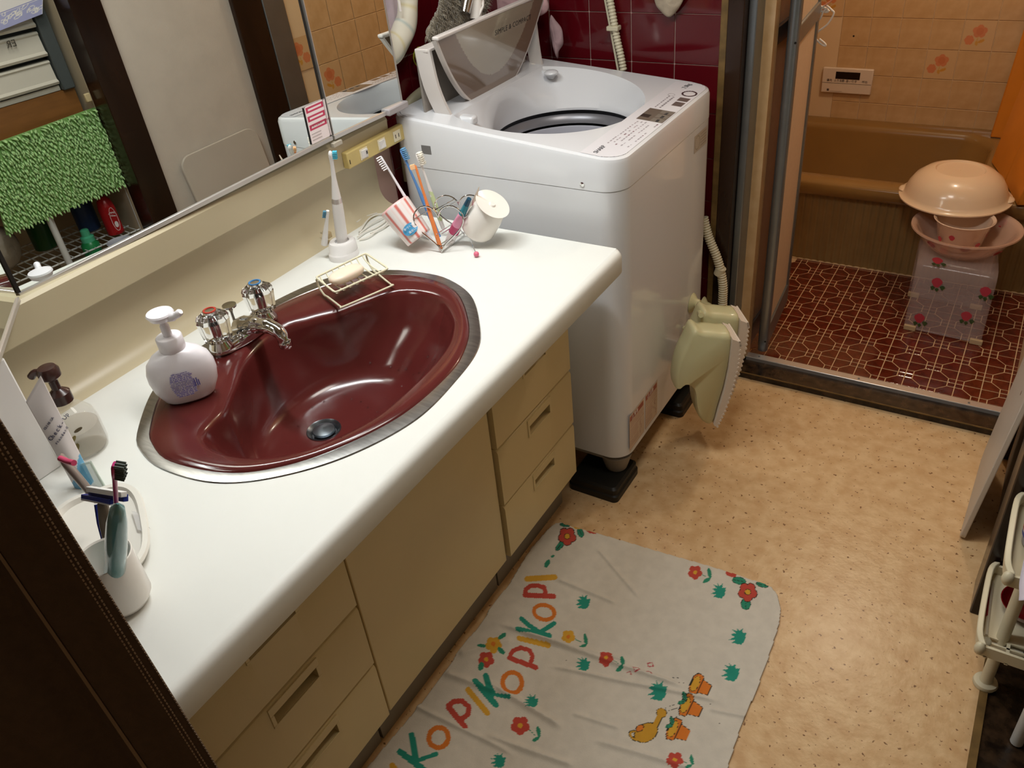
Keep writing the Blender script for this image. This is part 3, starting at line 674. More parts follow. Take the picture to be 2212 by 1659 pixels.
# protruding band below the mirrors
mb = MB(); sec = lambda y: [(.0, y, .930), (.045, y, .930), (.051, y, .934), (.055, y, .994), (.050, y, 1.0), (.0, y, 1.0)]
mb.loft([sec(-1.24), sec(.036)], True, True, True); mb.build('band', m_cream, mc, sharp=25)
def mpanel(nm, p00, p10, hz, th=.006):
    p00 = np.array(p00, float); p10 = np.array(p10, float); n = MN
    up = np.array([0, 0, 1.0])-n*n[2]; up /= np.linalg.norm(up)
    q = [p00, p10, p10+up*hz, p00+up*hz]
    o = MB().hexa([tuple(a) for a in (q[0]-n*th, q[1]-n*th, q[1], q[0], q[3]-n*th, q[2]-n*th, q[2], q[3])]).build(nm, m_mirror, mc, smooth=False)
    return q, n, up
pA, pB = onM(41, 632), onM(714, 294)
q, n, up = mpanel('mirror_door', pA, pB, .74)
pC, pD = onM(721, 292), onM(869, 223)
q2, _, _ = mpanel('mirror_door', pC, pD, .74)
def trim(a, b, w=.009):
    d = (b-a)/np.linalg.norm(b-a)
    def c(p): return [tuple(x) for x in (p-n*.008-up*w, p+n*.004-up*w, p+n*.004, p-n*.008)]
    return MB().loft([c(a-d*.002), c(b+d*.002)], True, True, True)
trim(pA, pB).build('bottom_trim', m_alu2, mc, bevel=.001); trim(pC, pD).build('bottom_trim', m_alu2, mc, bevel=.001)
def vstrip(p, nm, w=.004, m_=None):
    d = (pB-pA)/np.linalg.norm(pB-pA)*w/2
    return MB().hexa([tuple(x) for x in (p-d-n*.006, p+d-n*.006, p+d+n*.0012, p-d+n*.0012, p-d-n*.006+up*.74, p+d-n*.006+up*.74, p+d+n*.0012+up*.74, p-d+n*.0012+up*.74)]).build(nm, m_ or m_dark, mc, smooth=False)
vstrip(pB, 'edge_strip'); vstrip(pC, 'edge_strip', .002, m_alu2); vstrip(pA, 'edge_strip', .006); vstrip(pD, 'edge_strip', .003, m_alu2)
# left wing mirror, swung open toward the room
w0 = P('z', 1.010, 37, 642); w1 = P('z', 1.010, -45, 880)
nw = np.cross(np.array([0, 0, 1.0]), w1-w0); nw /= np.linalg.norm(nw)
if nw[1] < 0: nw = -nw
MB().hexa([tuple(x) for x in (w0, w1, w1-nw*.006, w0-nw*.006, w0+(0, 0, .74), w1+(0, 0, .74), w1-nw*.006+(0, 0, .74), w0-nw*.006+(0, 0, .74))]).build('mirror_door', m_mirror, mc, smooth=False)
MB().hexa([tuple(x) for x in (w0+nw*.003-(0, 0, .008), w1+nw*.003-(0, 0, .008), w1-nw*.008-(0, 0, .008), w0-nw*.008-(0, 0, .008), w0+nw*.003, w1+nw*.003, w1-nw*.008, w0-nw*.008)]).build('bottom_trim', m_alu2, mc, bevel=.001)
for q_ in ((50, 638), (722, 297)):
    p = onM(*q_)-up*.012; MB().box(tuple(p-(.004, .014, .006)), tuple(p+(.008, .014, .004))).build('hinge', mat('clear_hinge', '#b8b0a0', .2), mc, bevel=.001)
p = P('x', .09, 836, 246); p2 = P('x', .09, 878, 230)
MB().box((.078, p[1], p[2]-.006), (.098, p2[1], p[2]+.010)).build('finger_pull', mat('grey_plastic', '#a8a2a4', .3), mc, bevel=.003)
# outlet strip
os_ = thing('switch_strip', 'yellowed plastic strip with two switches and outlet under right mirror', 'switch strip', (.06, -.085, .94))
c0, c1, c2, c3 = P('x', .07, 757, 362), P('x', .07, 884, 300), P('x', .07, 882, 262), P('x', .07, 747, 332)
m_yel = mat('yellowed_plastic', '#d8c27e', .4, noise=.15, nscale=12)
z0, z1_ = (c0[2]+c1[2])/2, (c2[2]+c3[2])/2; y0, y1 = (c0[1]+c3[1])/2, (c1[1]+c2[1])/2
MB().box((.052, y0, z0), (.070, y1, z1_)).build('housing', m_yel, os_, bevel=.003)
L_ = y1-y0; hz = z1_-z0; cz_ = (z0+z1_)/2
m_sw = mat('switch_cream', '#e6dcc0', .35)
for k, u in enumerate((.24, .53)):
    yc = y0+L_*u; MB().box((.070, yc-.0135, cz_-.0125), (.0715, yc+.0135, cz_+.0125)).build('switch_frame', m_sw, os_, bevel=.0006)
    s_w = MB().hexa([(.071, yc-.010, cz_-.009), (.071, yc+.010, cz_-.009), (.071, yc+.010, cz_+.009), (.071, yc-.010, cz_+.009), (.0735, yc-.010, cz_-.009), (.0735+.0015*k, yc+.010, cz_-.009), (.0755-.0008*k, yc+.010, cz_+.009), (.0755, yc-.010, cz_+.009)]).build('rocker', m_white, os_)
MB().box((.0752, y0+L_*.24+.004, cz_-.002), (.0762, y0+L_*.24+.0075, cz_+.005)).build('indicator', mat('ind', '#3a3a3a', .3), os_)
yc = y0+L_*.79; MB().box((.070, yc-.0135, cz_-.0125), (.0715, yc+.0135, cz_+.0125)).build('outlet_plate', m_sw, os_, bevel=.0006)
for d_ in (-.006, .006): MB().box((.0714, yc+d_-.0011, cz_-.0045), (.0718, yc+d_+.0011, cz_+.0045)).build('slot', m_dark, os_)
MB().box((.0698, y1-.020, z0+.004), (.0702, y1-.008, z1_-.002)).build('tape_mark', mat('old_tape', '#c9a948', .4), os_)
MB().box((.0698, y0+.004, cz_-.008), (.0702, y0+.0065, cz_+.002)).build('notch', m_dark, os_)
# pink striped sticker card on the mirror
a, b, c, d = onM(671, 313), onM(716, 291), onM(699, 210), onM(653, 233)
sc = empty('sticker', tuple(a)); tag(sc, 'small white card with pink striped bands stuck on mirror corner', 'sticker')
ops = [('poly', [(0, 0), (2.2, 0), (2.2, 60), (0, 60)], '#1b1b1b'), ('poly', [(0, 58.5), (44, 58.5), (44, 60), (0, 60)], '#1b1b1b')]
for y_ in (49, 35, 21): ops += [('poly', [(5, y_), (40, y_), (40, y_+9), (5, y_+9)], '#c33a5c'), ('poly', [(8.5, y_+3), (36, y_+3), (36, y_+6), (8.5, y_+6)], '#efe2e2')]
ops.append(('poly', [(5, 58), (40, 58), (40, 62), (5, 62)], '#efe2e2'))
pr_m = mat('printed_card', '#ffffff', .35, attr='print')
card('print', a+MN*.0012, b-a, d-a, 44, 60, '#efe2e2', ops, pr_m, sc)
ux = (b-a)/np.linalg.norm(b-a); uz = (d-a)/np.linalg.norm(d-a); H = np.linalg.norm(d-a); Wd = np.linalg.norm(b-a)
text('lettering', 'くもり止めヒーター付', mat('pink_ink', '#a4485a', .5), a+MN*.0018+ux*Wd*.14+uz*H*.43, ux, uz, H*.075, sc)
for k in range(3): text('lettering', '﹏﹏﹏﹏﹏﹏', MATS['grey_ink'], a+MN*.0018+ux*Wd*.12+uz*H*(.25-.08*k), ux, uz, H*.06, sc)
# vanity lamp housing above the mirror (outside the frame)
vl = thing('vanity_lamp', 'white fluorescent lamp box mounted above the mirror cabinet', 'lamp', (.10, -.42, 1.86))
MB().box((.0, -.76, 1.88), (.30, -.08, 1.93)).build('housing', m_white, vl, bevel=.01)
cl = thing('fill_light_box', 'added square white box on washroom ceiling over the fill light', 'lamp', (.95, -.35, 2.27))  # unseen box added to go with the overhead fill
MB().box((.68, -.62, 2.275), (1.22, -.08, 2.299)).build('housing', m_white, cl, bevel=.005)
# ================================================================ THINGS ON THE COUNTER
def obj1(mb, nm, m_, label, cat, group=None, **k): o = mb.build(nm, m_, **k); return tag(o, label, cat, group)
# foam soap pump bottle
m_bott = mat('bottle_white', '#eeeaf0', .28, coat=.2)
bt = thing('soap_bottle', 'rounded white foam soap pump bottle with blue printing on sink rim', 'bottle', (.213, -.79, ZC+.006))
bc = np.array([.226, -.792, ZC+.006]); fdir = np.array([.80, -.60, 0]); sdir = np.array([.60, .80, 0])
rg = []
for r, d_, h in ((.038, .021, .0), (.042, .023, .003), (.053, .028, .025), (.0565, .0300, .045), (.0560, .0295, .060), (.051, .0275, .076), (.039, .024, .089), (.027, .021, .095), (.021, .0205, .097)):
    rg.append([tuple(bc+sdir*math.copysign(abs(math.cos(a))**.85, math.cos(a))*r+fdir*math.copysign(abs(math.sin(a))**.85, math.sin(a))*d_+np.array([0, 0, h])) for a in [2*math.pi*k/48 for k in range(48)]])
MB().loft(rg, True, True, True).build('body', m_bott, bt, sharp=70)
MB().lathe(tuple(bc+(0, 0, .097)), [(.0205, 0), (.0215, .002), (.0215, .023), (.020, .025), (.010, .026)], 40).build('collar', m_bott, bt)
MB().lathe(tuple(bc+(0, 0, .12)), [(.0075, 0), (.0075, .022), (.006, .024), (.006, .045)], 24).build('pump_stem', m_bott, bt)
hd = bc+(0, 0, .150); mb = MB(); mb.lathe(tuple(hd), [(.009, 0), (.019, .006), (.0225, .014), (.021, .017), (.012, .0185), (.001, .019)], 32)
nd = np.array([.95, .32, 0]); mb.tube([hd+nd*.008+(0, 0, .008), hd+nd*.028+(0, 0, .012), hd+nd*.041+(0, 0, .020)], [.0085]*4+[.006]*4+[.004]*4, 14, smooth=4)
mb.build('pump_head', m_bott, bt)
def bsurf(u, v):
    u = np.asarray(u); v = np.asarray(v); out = []
    for a_, b_ in zip(u, v):
        x = (a_-.5)*.066; h = .010+b_*.064; r = .0565-.0035*((h-.05)/.04)**2; dd = .0300*math.sqrt(max(0, 1-(x/r)**2))+.0008; out.append(bc+sdir*x+fdir*dd+np.array([0, 0, h]))
    return np.array(out)
rn = random.Random(2); ops = []
for k in range(15):
    y_ = 12+k*3.9; w = 22*math.sqrt(max(.2, 1-((k-7)/9.5)**2)); x_ = 34-w
    while x_ < 34+w*.9:
        L1 = rn.uniform(3, 9); ops.append(('poly', [(x_, y_), (x_+L1, y_), (x_+L1, y_+rn.uniform(1.8, 3)), (x_, y_+2.2)], '#8480c4')); x_ += L1+rn.uniform(.4, 1.2)
for k in range(9): ops.append(('poly', [(53+k*1.4, 28), (53.8+k*1.4, 28), (53.8+k*1.4, 48), (53+k*1.4, 48)], '#3b3f9e'))
card('label', (0, 0, 0), (1, 0, 0), (0, 0, 1), 74, 80, '#eeeaf0', ops, mat('label_white_print', '#ffffff', .28, attr='print', coat=.2), bt, curve=bsurf, cut=True)
# wire soap dish with soap
m_wire = mat('cream_wire', '#e2dcc0', .35)
dz = .824
D0, D1, D2, D3 = P('z', dz, 682, 599), P('z', dz, 724, 632), P('z', dz, 839, 580), P('z', dz, 790, 547)
sd_ = thing('soap_dish', 'cream wire soap rack standing on sink rim holding soap bar', 'soap dish', (float((D0[0]+D2[0])/2), float((D0[1]+D2[1])/2), ZC+.006))
def rcorner(p, q, r, t=.2):  # rounded corner at q between p and r
    p, q, r = map(np.array, (p, q, r)); a = q+(p-q)/np.linalg.norm(p-q)*.008; b = q+(r-q)/np.linalg.norm(r-q)*.008; return [a, q*.6+(a+b)*.2, b]
loop = []
C4 = [D0, D1, D2, D3]
for k in range(4): loop += rcorner(C4[k-1], C4[k], C4[(k+1) % 4])
MB().tube(loop, .0022, 8, closed=True).build('top_frame', m_wire, sd_)
for k in range(8):
    u = (k+.6)/8.2; a = D0+(D3-D0)*u; b = D1+(D2-D1)*u; mb = MB(); mb.tube([a, a*.85+b*.15-(0, 0, .011), a*.5+b*.5-(0, 0, .014), a*.15+b*.85-(0, 0, .011), b], .0016, 6, smooth=4); mb.build('wire', m_wire, sd_)
F1, F2 = P('z', ZC+.0095, 738, 664), P('z', ZC+.0095, 847, 617)
e1 = D0-(0, 0, .004); e2 = D3-(0, 0, .004)
m1 = e1*.62+F1*.38; m1[2] = ZC+.012; m2 = e2*.62+F2*.38; m2[2] = ZC+.012
MB().tube([e1, e1*.88+m1*.12-(0, 0, .014), e1*.4+m1*.6-(0, 0, .012), m1, m1*.4+F1*.6, F1*.93+F2*.07*.0+m1*.07, F1*.95+F2*.05, F2*.95+F1*.05, F2*.93+m2*.07, m2*.4+F2*.6, m2, e2*.4+m2*.6-(0, 0, .012), e2*.88+m2*.12-(0, 0, .014), e2], .0021, 8, smooth=3).build('foot_wire', m_wire, sd_)
cs = (D0+D1+D2+D3)/4-(D3-D0)*.10; ax = (D3-D0)/np.linalg.norm(D3-D0); ay = np.cross((0, 0, 1), ax)
def soapf(u, v):
    a = u*2*math.pi; t = (v-.5)*math.pi; c, s = math.cos(a), math.sin(a); q = lambda x, e: math.copysign(abs(x)**e, x)
    ct = q(math.cos(t), .5); return tuple(cs+ax*.040*q(c, .75)*ct+ay*.021*q(s, .75)*ct+np.array([0, 0, .0105*q(math.sin(t), .8)+.002]))
obj1(MB().grid(soapf, 48, 24), 'soap_bar', mat('soap', '#ecdcc8', .35, sss=.2), 'pale cream oval soap bar lying in wire soap rack', 'soap')
# electric toothbrush on charger
m_wh2 = mat('ivory_white', '#e9e6e4', .3, coat=.2)
eb = thing('electric_toothbrush', 'white electric toothbrush with aqua bristles upright in charging stand', 'electric toothbrush', (.108, -.245, ZC))
ec = np.array([.108, -.245, ZC])
lean = (P('y', -.25, 713, 305)-P('y', -.25, 741, 520)); lean /= np.linalg.norm(lean); b0_ = ec+(0, 0, .030)
MB().lathe(tuple(b0_), [(.011, 0), (.013, .02), (.0125, .075), (.0115, .098)], 28, tuple(lean)).build('handle', m_wh2, eb)
MB().lathe(tuple(b0_+lean*.098), [(.0118, 0), (.0105, .010)], 28, tuple(lean)).build('metal_band', m_alu2, eb)
MB().lathe(tuple(b0_+lean*.108), [(.0100, 0), (.0085, .015), (.0052, .045), (.0040, .075), (.0048, .088), (.0052, .094)], 24, tuple(lean)).build('brush_neck', m_wh2, eb)
hp = b0_+lean*.205; rt = RC[0]; MB().ball(tuple(hp), (.005, .0055, .009), 16, 10).build('brush_head', m_wh2, eb)
mb = MB()
for i in range(4):
    for j in range(5):
        p = hp+rt*.004+lean*((j-2)*.0035)+np.cross(rt, lean)*((i-1.5)*.0024); mb.cyl(p, p+rt*.009, .0010, .0011, 6)
o = mb.build('bristles', mat('aqua_bristle', '#4fb6cc', .5), eb); o['kind'] = 'stuff'
ch = thing('charging_stand', 'round white toothbrush charging stand with spare brush slot', 'charger', (.112, -.25, ZC))
def oval(cx, cy, rx, ry, z, n=40): return [(cx+rx*math.cos(2*math.pi*k/n), cy+ry*math.sin(2*math.pi*k/n), z) for k in range(n)]
MB().loft([oval(.112, -.252, .031, .036, ZC), oval(.112, -.252, .031, .036, ZC+.012), oval(.112, -.252, .0295, .0345, ZC+.014), oval(.112, -.250, .030, .034, ZC+.016), oval(.110, -.248, .029, .032, ZC+.032), oval(.110, -.248, .026, .029, ZC+.036), oval(.110, -.247, .016, .017, ZC+.036), oval(.110, -.247, .015, .016, ZC+.030)], True, True, True).build('base', m_wh2, ch)
b2 = thing('spare_brush_head', 'spare white brush head with blue bristles standing behind electric toothbrush', 'brush head', (.082, -.272, ZC+.030))
p0 = near(np.array([.082, -.275, ZC+.03]), 'z', 727, 530); p0 = np.array([.082, -.275, ZC+.034]); p1 = P('y', -.268, 708, 455)
dd = (p1-p0); L1 = np.linalg.norm(dd); dd /= L1
MB().lathe(tuple(p0), [(.0075, 0), (.007, .012), (.004, L1*.7), (.0035, L1)], 18, tuple(dd)).build('neck', m_wh2, b2)
mb = MB()
for j in range(5):
    for i in range(3): p = p1-dd*(.002+j*.0035)+np.cross(rt, dd)*((i-1)*.0024); mb.cyl(p, p-rt*.010, .001, .0011, 6)
o = mb.build('bristles', mat('navy_bristle', '#5d93ad', .5), b2); o['kind'] = 'stuff'
# charger cord and plug
cdm = mat('white_cord', '#dedad0', .45)
cw = thing('charger_cord', 'coiled thin white cord lying on worktop by the back wall', 'cord', (.07, -.13, ZC))
zc_ = ZC+.003
for pts in ([(772, 512), (790, 500), (812, 492), (832, 478), (836, 468), (820, 462), (800, 470), (785, 486), (775, 500)], [(775, 506), (796, 488), (815, 476), (838, 466), (846, 478), (828, 492), (800, 504)], [(778, 500), (792, 478), (806, 466), (826, 462), (840, 470), (833, 486), (815, 498), (795, 512), (776, 518)], [(770, 480), (790, 468), (815, 460)]):
    MB().tube([P('z', zc_+rn.uniform(0, .004), *q) for q in pts], .0017, 6, smooth=5).build('cord_loop', cdm, cw)
pg = thing('plug', 'small tan power plug by back wall behind charging stand', 'plug', (.03, -.20, ZC))
p = P('y', -.215, 708, 506); MB().box(tuple(p-(.008, .008, .008)), tuple(p+(.008, .006, .006))).build('plug_body', mat('tan_plug', '#b09a72', .5), pg, bevel=.002)
for k in (0, 1): MB().box((p[0]-.018, p[1]-.005+k*.007, p[2]), (p[0]-.007, p[1]-.003+k*.007, p[2]+.004)).build('prong', m_chrome, pg)
# heart wire holder
hh = thing('heart_holder', 'silver wire toothbrush holder shaped as two hearts with pink bead', 'toothbrush holder', (.31, -.135, ZC))
def heart(tip, w, h, tilt):
    u = np.array([.93, .36, 0]); u /= np.linalg.norm(u); n_ = np.cross(u, (0, 0, 1)); up_ = np.array([0, 0, 1.0])*math.cos(tilt)-n_*math.sin(tilt)
    pts = []
    for k in range(48):
        t = 2*math.pi*k/48; x = 16*math.sin(t)**3; y = 13*math.cos(t)-5*math.cos(2*t)-2*math.cos(3*t)-math.cos(4*t)
        pts.append(np.array(tip)+u*(x/32*w)+up_*((y+17)/29*h))
    return pts
t1 = np.array([.318, -.160, ZC+.003]); t2 = np.array([.318, -.070, ZC+.003])
h1 = heart(t1, .112, .103, .15); h2 = heart(t2, .112, .103, -.12)
MB().tube(h1, .0017, 8, closed=True).build('heart_frame', m_chrome, hh); MB().tube(h2, .0017, 8, closed=True).build('heart_frame', m_chrome, hh)
for k in (4, 12, 20, 24, 28, 36, 44): MB().tube([h1[k], h2[k]], .0012, 6).build('cross_wire', m_chrome, hh)
for k, z_k in ((0, .4), (1, .55)):
    MB().tube([h1[16]*z_k+h1[32]*(1-z_k), h2[16]*z_k+h2[32]*(1-z_k)], .0011, 6).build('cross_wire', m_chrome, hh)
MB().tube([h1[16], h1[20]*.5+h1[28]*.5, h1[32]], .0011, 6, smooth=4).build('cross_wire', m_chrome, hh)
pb = P('z', ZC+.007, 1029, 549); MB().tube([h2[20], pb*.5+h2[20]*.5, pb], .001, 6).build('arm', m_chrome, hh); MB().ball(tuple(pb), .0062, 16, 10).build('bead', mat('pink_bead', '#e0708a', .3), hh)
# striped tumbler leaning on the left of the holder
st_ = thing('striped_tumbler', 'upturned white tumbler with pink stripes leaning on heart wire holder', 'tumbler', (.235, -.15, ZC))
p0 = P('y', -.158, 908, 529); p1 = P('y', -.158, 851, 443); p0[2] = max(p0[2], ZC+.026); ax_ = (p1-p0); Lc = np.linalg.norm(ax_); ax_ /= Lc
fx, fy, fz = frame(ax_); n_ = 64; rg = []; cols = []
prf = [(.030, 0), (.0315, .001), (.0345, Lc*.5), (.036, Lc*.93), (.034, Lc*.985), (.029, Lc), (.027, Lc-.002), (.001, Lc-.003)]
prf = [(.0, 0)]+[(.0305, 0)]+[((.0315+.0050*k/20), Lc*.93*k/20) for k in range(1, 21)]+[(.0362, Lc*.965), (.034, Lc*.99), (.029, Lc), (.0265, Lc-.002), (.001, Lc-.003)]
vs = []; 
for r, h in prf:
    for k in range(n_):
        a = 2*math.pi*k/n_; vs.append(np.array(Vector(p0)+fz*h+fx*math.cos(a)*max(r, .0005)+fy*math.sin(a)*max(r, .0005)))
        s = (k % 8); body = h < Lc*.955; cols.append(lin('#f2c2c2') if not body else (lin('#d8786e') if s in (0, 1) else (lin('#f0dcd8') if s in (5,) else lin('#efe8e6'))))
fs = [(i*n_+k, i*n_+(k+1) % n_, (i+1)*n_+(k+1) % n_, (i+1)*n_+k) for i in range(len(prf)-1) for k in range(n_)]
painted('cup', np.array(vs), fs, np.array(cols), pr_m, st_)
bl = P('y', -.190, 873, 505); nn = -RC[2]; nn = nn-np.array(fz)*float(np.dot(nn, np.array(fz))); nn /= np.linalg.norm(nn); ce = np.array(Vector(p0)+fz*(Lc*.28)); sdv = np.cross(np.array(fz), nn)
bpts = []
cc = ce+sdv*-.004
mb = MB(); ring0 = []
for k in range(28):
    a = 2*math.pi*k/28; s1 = .017*math.cos(a); s2 = .0125*math.sin(a); th_ = s1/.032; ring0.append(cc+np.array(fz)*s2*1+ (nn*math.cos(th_)+sdv*math.sin(th_))*.0346)
mb.add([cc+nn*.0349]+ring0, [(0, k+1, (k+1) % 28+1) for k in range(28)]); mb.build('badge', mat('badge_blue', '#4f9bc8', .35), st_, fixn=False)
wi = mat('white_ink', '#f4f4f4', .5)
for tx_, oy in (('手づくりの', .003), ('風合い', -.008)):
    text('lettering', tx_, wi, cc+nn*.0356-sdv*.013*(1 if len(tx_) > 3 else .6)+np.array(fz)*oy, sdv, np.array(fz), .0062, st_)
# white cup right of the holder with a disc on its top
wc = thing('white_cup', 'upturned plain white cup with disc rim leaning right of heart holder', 'cup', (.385, -.085, ZC))
q0 = P('y', -.085, 1034, 515); q1 = P('y', -.085, 1062, 444); q0[2] = max(q0[2], ZC+.034); aw = q1-q0; La = np.linalg.norm(aw); aw /= La
MB().lathe(tuple(q0), [(.030, -.010), (.036, -.004), (.039, .006), (.038, La*.6), (.0345, La*.95), (.031, La)], 40, tuple(aw)).build('body', m_wp, wc)
MB().lathe(tuple(q0+aw*La), [(.034, 0), (.0395, .004), (.040, .0055), (.034, .0045), (.008, .003), (.0055, .006), (.001, .0062)], 40, tuple(aw)).build('disc', m_wp, wc)
# toothbrushes in the holder
def toothbrush(nm, lab, base, tip, bdir, colh, colb, col2=None, headL=.024, hw=.0055, wn=.0045):
    base = np.array(base); tip = np.array(tip); d = tip-base; L = np.linalg.norm(d); d = d/L; bdir = np.array(bdir, float); bdir -= d*(bdir@d); bdir /= np.linalg.norm(bdir); s = np.cross(d, bdir)
    t = thing(nm, lab, 'toothbrush', tuple(base))
    m1 = mat('tb_'+colh, colh, .25)
    def sec(h, w, th, off=0): return [tuple(base+d*h+bdir*off+s*math.cos(a)*w+bdir*math.sin(a)*th) for a in [2*math.pi*k/14 for k in range(14)]]
    MB().loft([sec(0, wn*.7, .003), sec(.004, wn*1.1, .0045), sec(L*.25, wn*1.3, .0048), sec(L*.45, wn*1.15, .0045), sec(L*.60, wn*.7, .0032), sec(L*.76, wn*.55, .0026), sec(L-headL, wn*.8, .0025), sec(L-headL*.6, hw, .0025), sec(L-.004, hw, .0025), sec(L, hw*.6, .0015)], True, True, True).build('handle', m1, t)
    if col2: MB().loft([sec(L*.12, wn*1.15, .0050), sec(L*.2, wn*1.36, .0054), sec(L*.42, wn*1.22, .0052), sec(L*.52, wn*.95, .0038)], True, True, True).build('grip', mat('tb_'+col2, col2, .35), t)
    mb = MB()
    for i in range(3):
        for j in range(7):
            p = base+d*(L-headL*.96+.003+j*headL*.85/6)+s*((i-1)*hw*.6); mb.cyl(p+bdir*.001, p+bdir*(.011+.001*(j % 2)), .0011, .0013, 6)
    o = mb.build('bristles', mat('br_'+colb, colb, .6), t); o['kind'] = 'stuff'
    return t
toothbrush('toothbrush', 'white and blue toothbrush with big white head leaning left in heart holder', P('y', -.11, 935, 525), P('y', -.12, 822, 337), -RC[0]-.4*RC[1]*1, '#ece8ee', '#f4f2f2', '#8aa9cf', headL=.034, hw=.008)
toothbrush('toothbrush', 'translucent blue toothbrush standing in heart holder behind orange one', P('y', -.09, 950, 515), P('y', -.10, 866, 322), RC[0]-.3*RC[1]-.5*RC[2], '#5f8fcb', '#6fa6cf', None, headL=.028)
toothbrush('tuft_brush', 'orange single-tuft toothbrush crossing front of heart holder', P('y', -.155, 953, 540), P('y', -.14, 897, 357), -RC[0], '#ee8a4e', '#f0c090', None, headL=.010, hw=.004, wn=.0052)
toothbrush('toothbrush', 'white toothbrush with pale green grip at right in heart holder', P('y', -.085, 958, 495), P('y', -.10, 901, 330), RC[0]-.2*RC[1]-.6*RC[2], '#ece8e6', '#f2ede0', '#c9d8a4', headL=.030, hw=.007)
mt = thing('cosmetic_tube', 'slim tube with white, pink and teal bands standing in heart holder', 'tube', (.34, -.12, ZC+.005))
a_, b_ = P('y', -.115, 968, 528), P('y', -.115, 1018, 420); ad = (b_-a_); LL = np.linalg.norm(ad); ad /= LL
for c_, s0, s1, r0, r1 in (('#eee9ea', 0, .26, .010, .012), ('#c04a72', .26, .40, .012, .0115), ('#e79ab8', .40, .62, .0112, .008), ('#2b7c8c', .62, .80, .008, .0062), ('#16445c', .80, .92, .0062, .005)):
    MB().cyl(a_+ad*LL*s0, a_+ad*LL*s1, r0, r1, 20).build('band', mat('tube'+c_, c_, .3), mt)
pk = thing('interdental_pack', 'pointed clear and pink plastic wrapper sticking up behind teal tube', 'wrapper', (.35, -.10, ZC+.02))
w_ = [P('y', -.10, *q) for q in ((1000, 495), (1012, 450), (1034, 404), (1030, 430), (1018, 465), (1010, 500))]
MB().prism(w_, (0, .003, 0)).build('wrapper', mat('wrap', '#d8c6b4', .25), pk)
w_ = [P('y', -.104, *q) for q in ((1008, 470), (1019, 445), (1022, 430), (1022, 450), (1014, 474))]
MB().prism(w_, (0, .001, 0)).build('printed_band', mat('wrap_pink', '#c9808a', .3), pk)
# ---- left end of the counter
tr_ = thing('soap_tray', 'white rounded tray lying on worktop near the curtain', 'tray', (.37, -1.09, ZC))
tc = np.array([.385, -1.095]); rg = []
def tray_ring(hx, hy, z):
    o = []; ca, sa = math.cos(math.radians(-32)), math.sin(math.radians(-32))
    for k in range(48):
        a = 2*math.pi*k/48; x = math.copysign(abs(math.cos(a))**.62, math.cos(a))*hx; y = math.copysign(abs(math.sin(a))**.62, math.sin(a))*hy; o.append((tc[0]+x*ca-y*sa, tc[1]+x*sa+y*ca, ZC+z))
    return o
MB().loft([tray_ring(.085, .05, .001), tray_ring(.100, .063, .004), tray_ring(.106, .068, .013), tray_ring(.104, .066, .017), tray_ring(.097, .059, .017), tray_ring(.093, .055, .010), tray_ring(.08, .045, .008)], True, True, True).build('tray', mat('ceramic_white', '#e6e3da', .25, coat=.3), tr_)
pz = [P('z', ZC+.012, *q) for q in ((285, 1105), (296, 1108), (324, 1142), (312, 1150), (298, 1146))]
obj1(MB().prism(pz, (0, 0, .002)), 'clear_sachet', clear_mat('clear_film', '#e4e2e0', .45), 'flat clear plastic sachet lying on white tray', 'sachet')
cp = thing('tooth_cup', 'plain white cup holding toothbrushes beside the brown curtain', 'cup', (.520, -1.145, ZC))
cpc = (.516, -1.150, ZC)
MB().lathe(cpc, [(.001, .0), (.020, .0), (.029, .004), (.0345, .014), (.0345, .085), (.0335, .086), (.0318, .084), (.0318, .016), (.026, .007), (.001, .005)], 40, cap0=False, cap1=False).build('cup', m_wp, cp)
cpc = np.array(cpc)
toothbrush('toothbrush', 'magenta toothbrush with black bristles standing in white cup', cpc+(-.006, .0, .012), P('y', -1.14, 246, 1002), RC[0]+.0*RC[1], '#c01a72', '#3c463c', None, headL=.026, hw=.006)
cap = thing('capped_toothbrush', 'toothbrush under translucent teal travel cap standing in white cup', 'toothbrush', tuple(cpc+(-.002, 0, .02)))
cb_, ct_ = cpc+(-.004, -.004, .030), P('y', -1.15, 254, 1088); dd = ct_-cb_; Lc2 = np.linalg.norm(dd); dd /= Lc2
MB().lathe(tuple(cb_), [(.009, 0), (.0125, .02), (.0125, Lc2*.55), (.011, Lc2*.8), (.0075, Lc2*.95), (.001, Lc2)], 24, tuple(dd)).build('cap', clear_mat('teal_cap', '#6fb2b6', .85), cap)
MB().cyl(cb_, cb_+dd*Lc2*.85, .004, .005, 10).build('handle', mat('lilac', '#9aa4d0', .4), cap)
# razor head
rz = thing('razor', 'razor with blue and white head standing behind the white cup', 'razor', (.45, -1.10, ZC+.02))
r0, r1 = P('y', -1.09, 184, 1070), P('y', -1.09, 268, 1068)
def bar(a, b, w, h, nm, m_, off=(0, 0, 0)):
    a = np.array(a)+off; b = np.array(b)+off; d = (b-a)/np.linalg.norm(b-a); n1 = RC[1]-d*(RC[1]@d); n1 /= np.linalg.norm(n1); n2 = np.cross(d, n1)
    q = [a-n1*w-n2*h, b-n1*w-n2*h, b+n1*w-n2*h, a+n1*w-n2*h, a-n1*w+n2*h, b-n1*w+n2*h, b+n1*w+n2*h, a+n1*w+n2*h]
    return MB().hexa([tuple(x) for x in q]).build(nm, m_, rz, bevel=.0008)
m_blue = mat('razor_blue', '#1f2f86', .3)
bar(P('y', -1.09, 192, 1056), P('y', -1.09, 268, 1068), .0035, .004, 'head_guard', m_white); bar(P('y', -1.09, 196, 1066), P('y', -1.09, 272, 1076), .0045, .0035, 'blade_bed', m_blue)
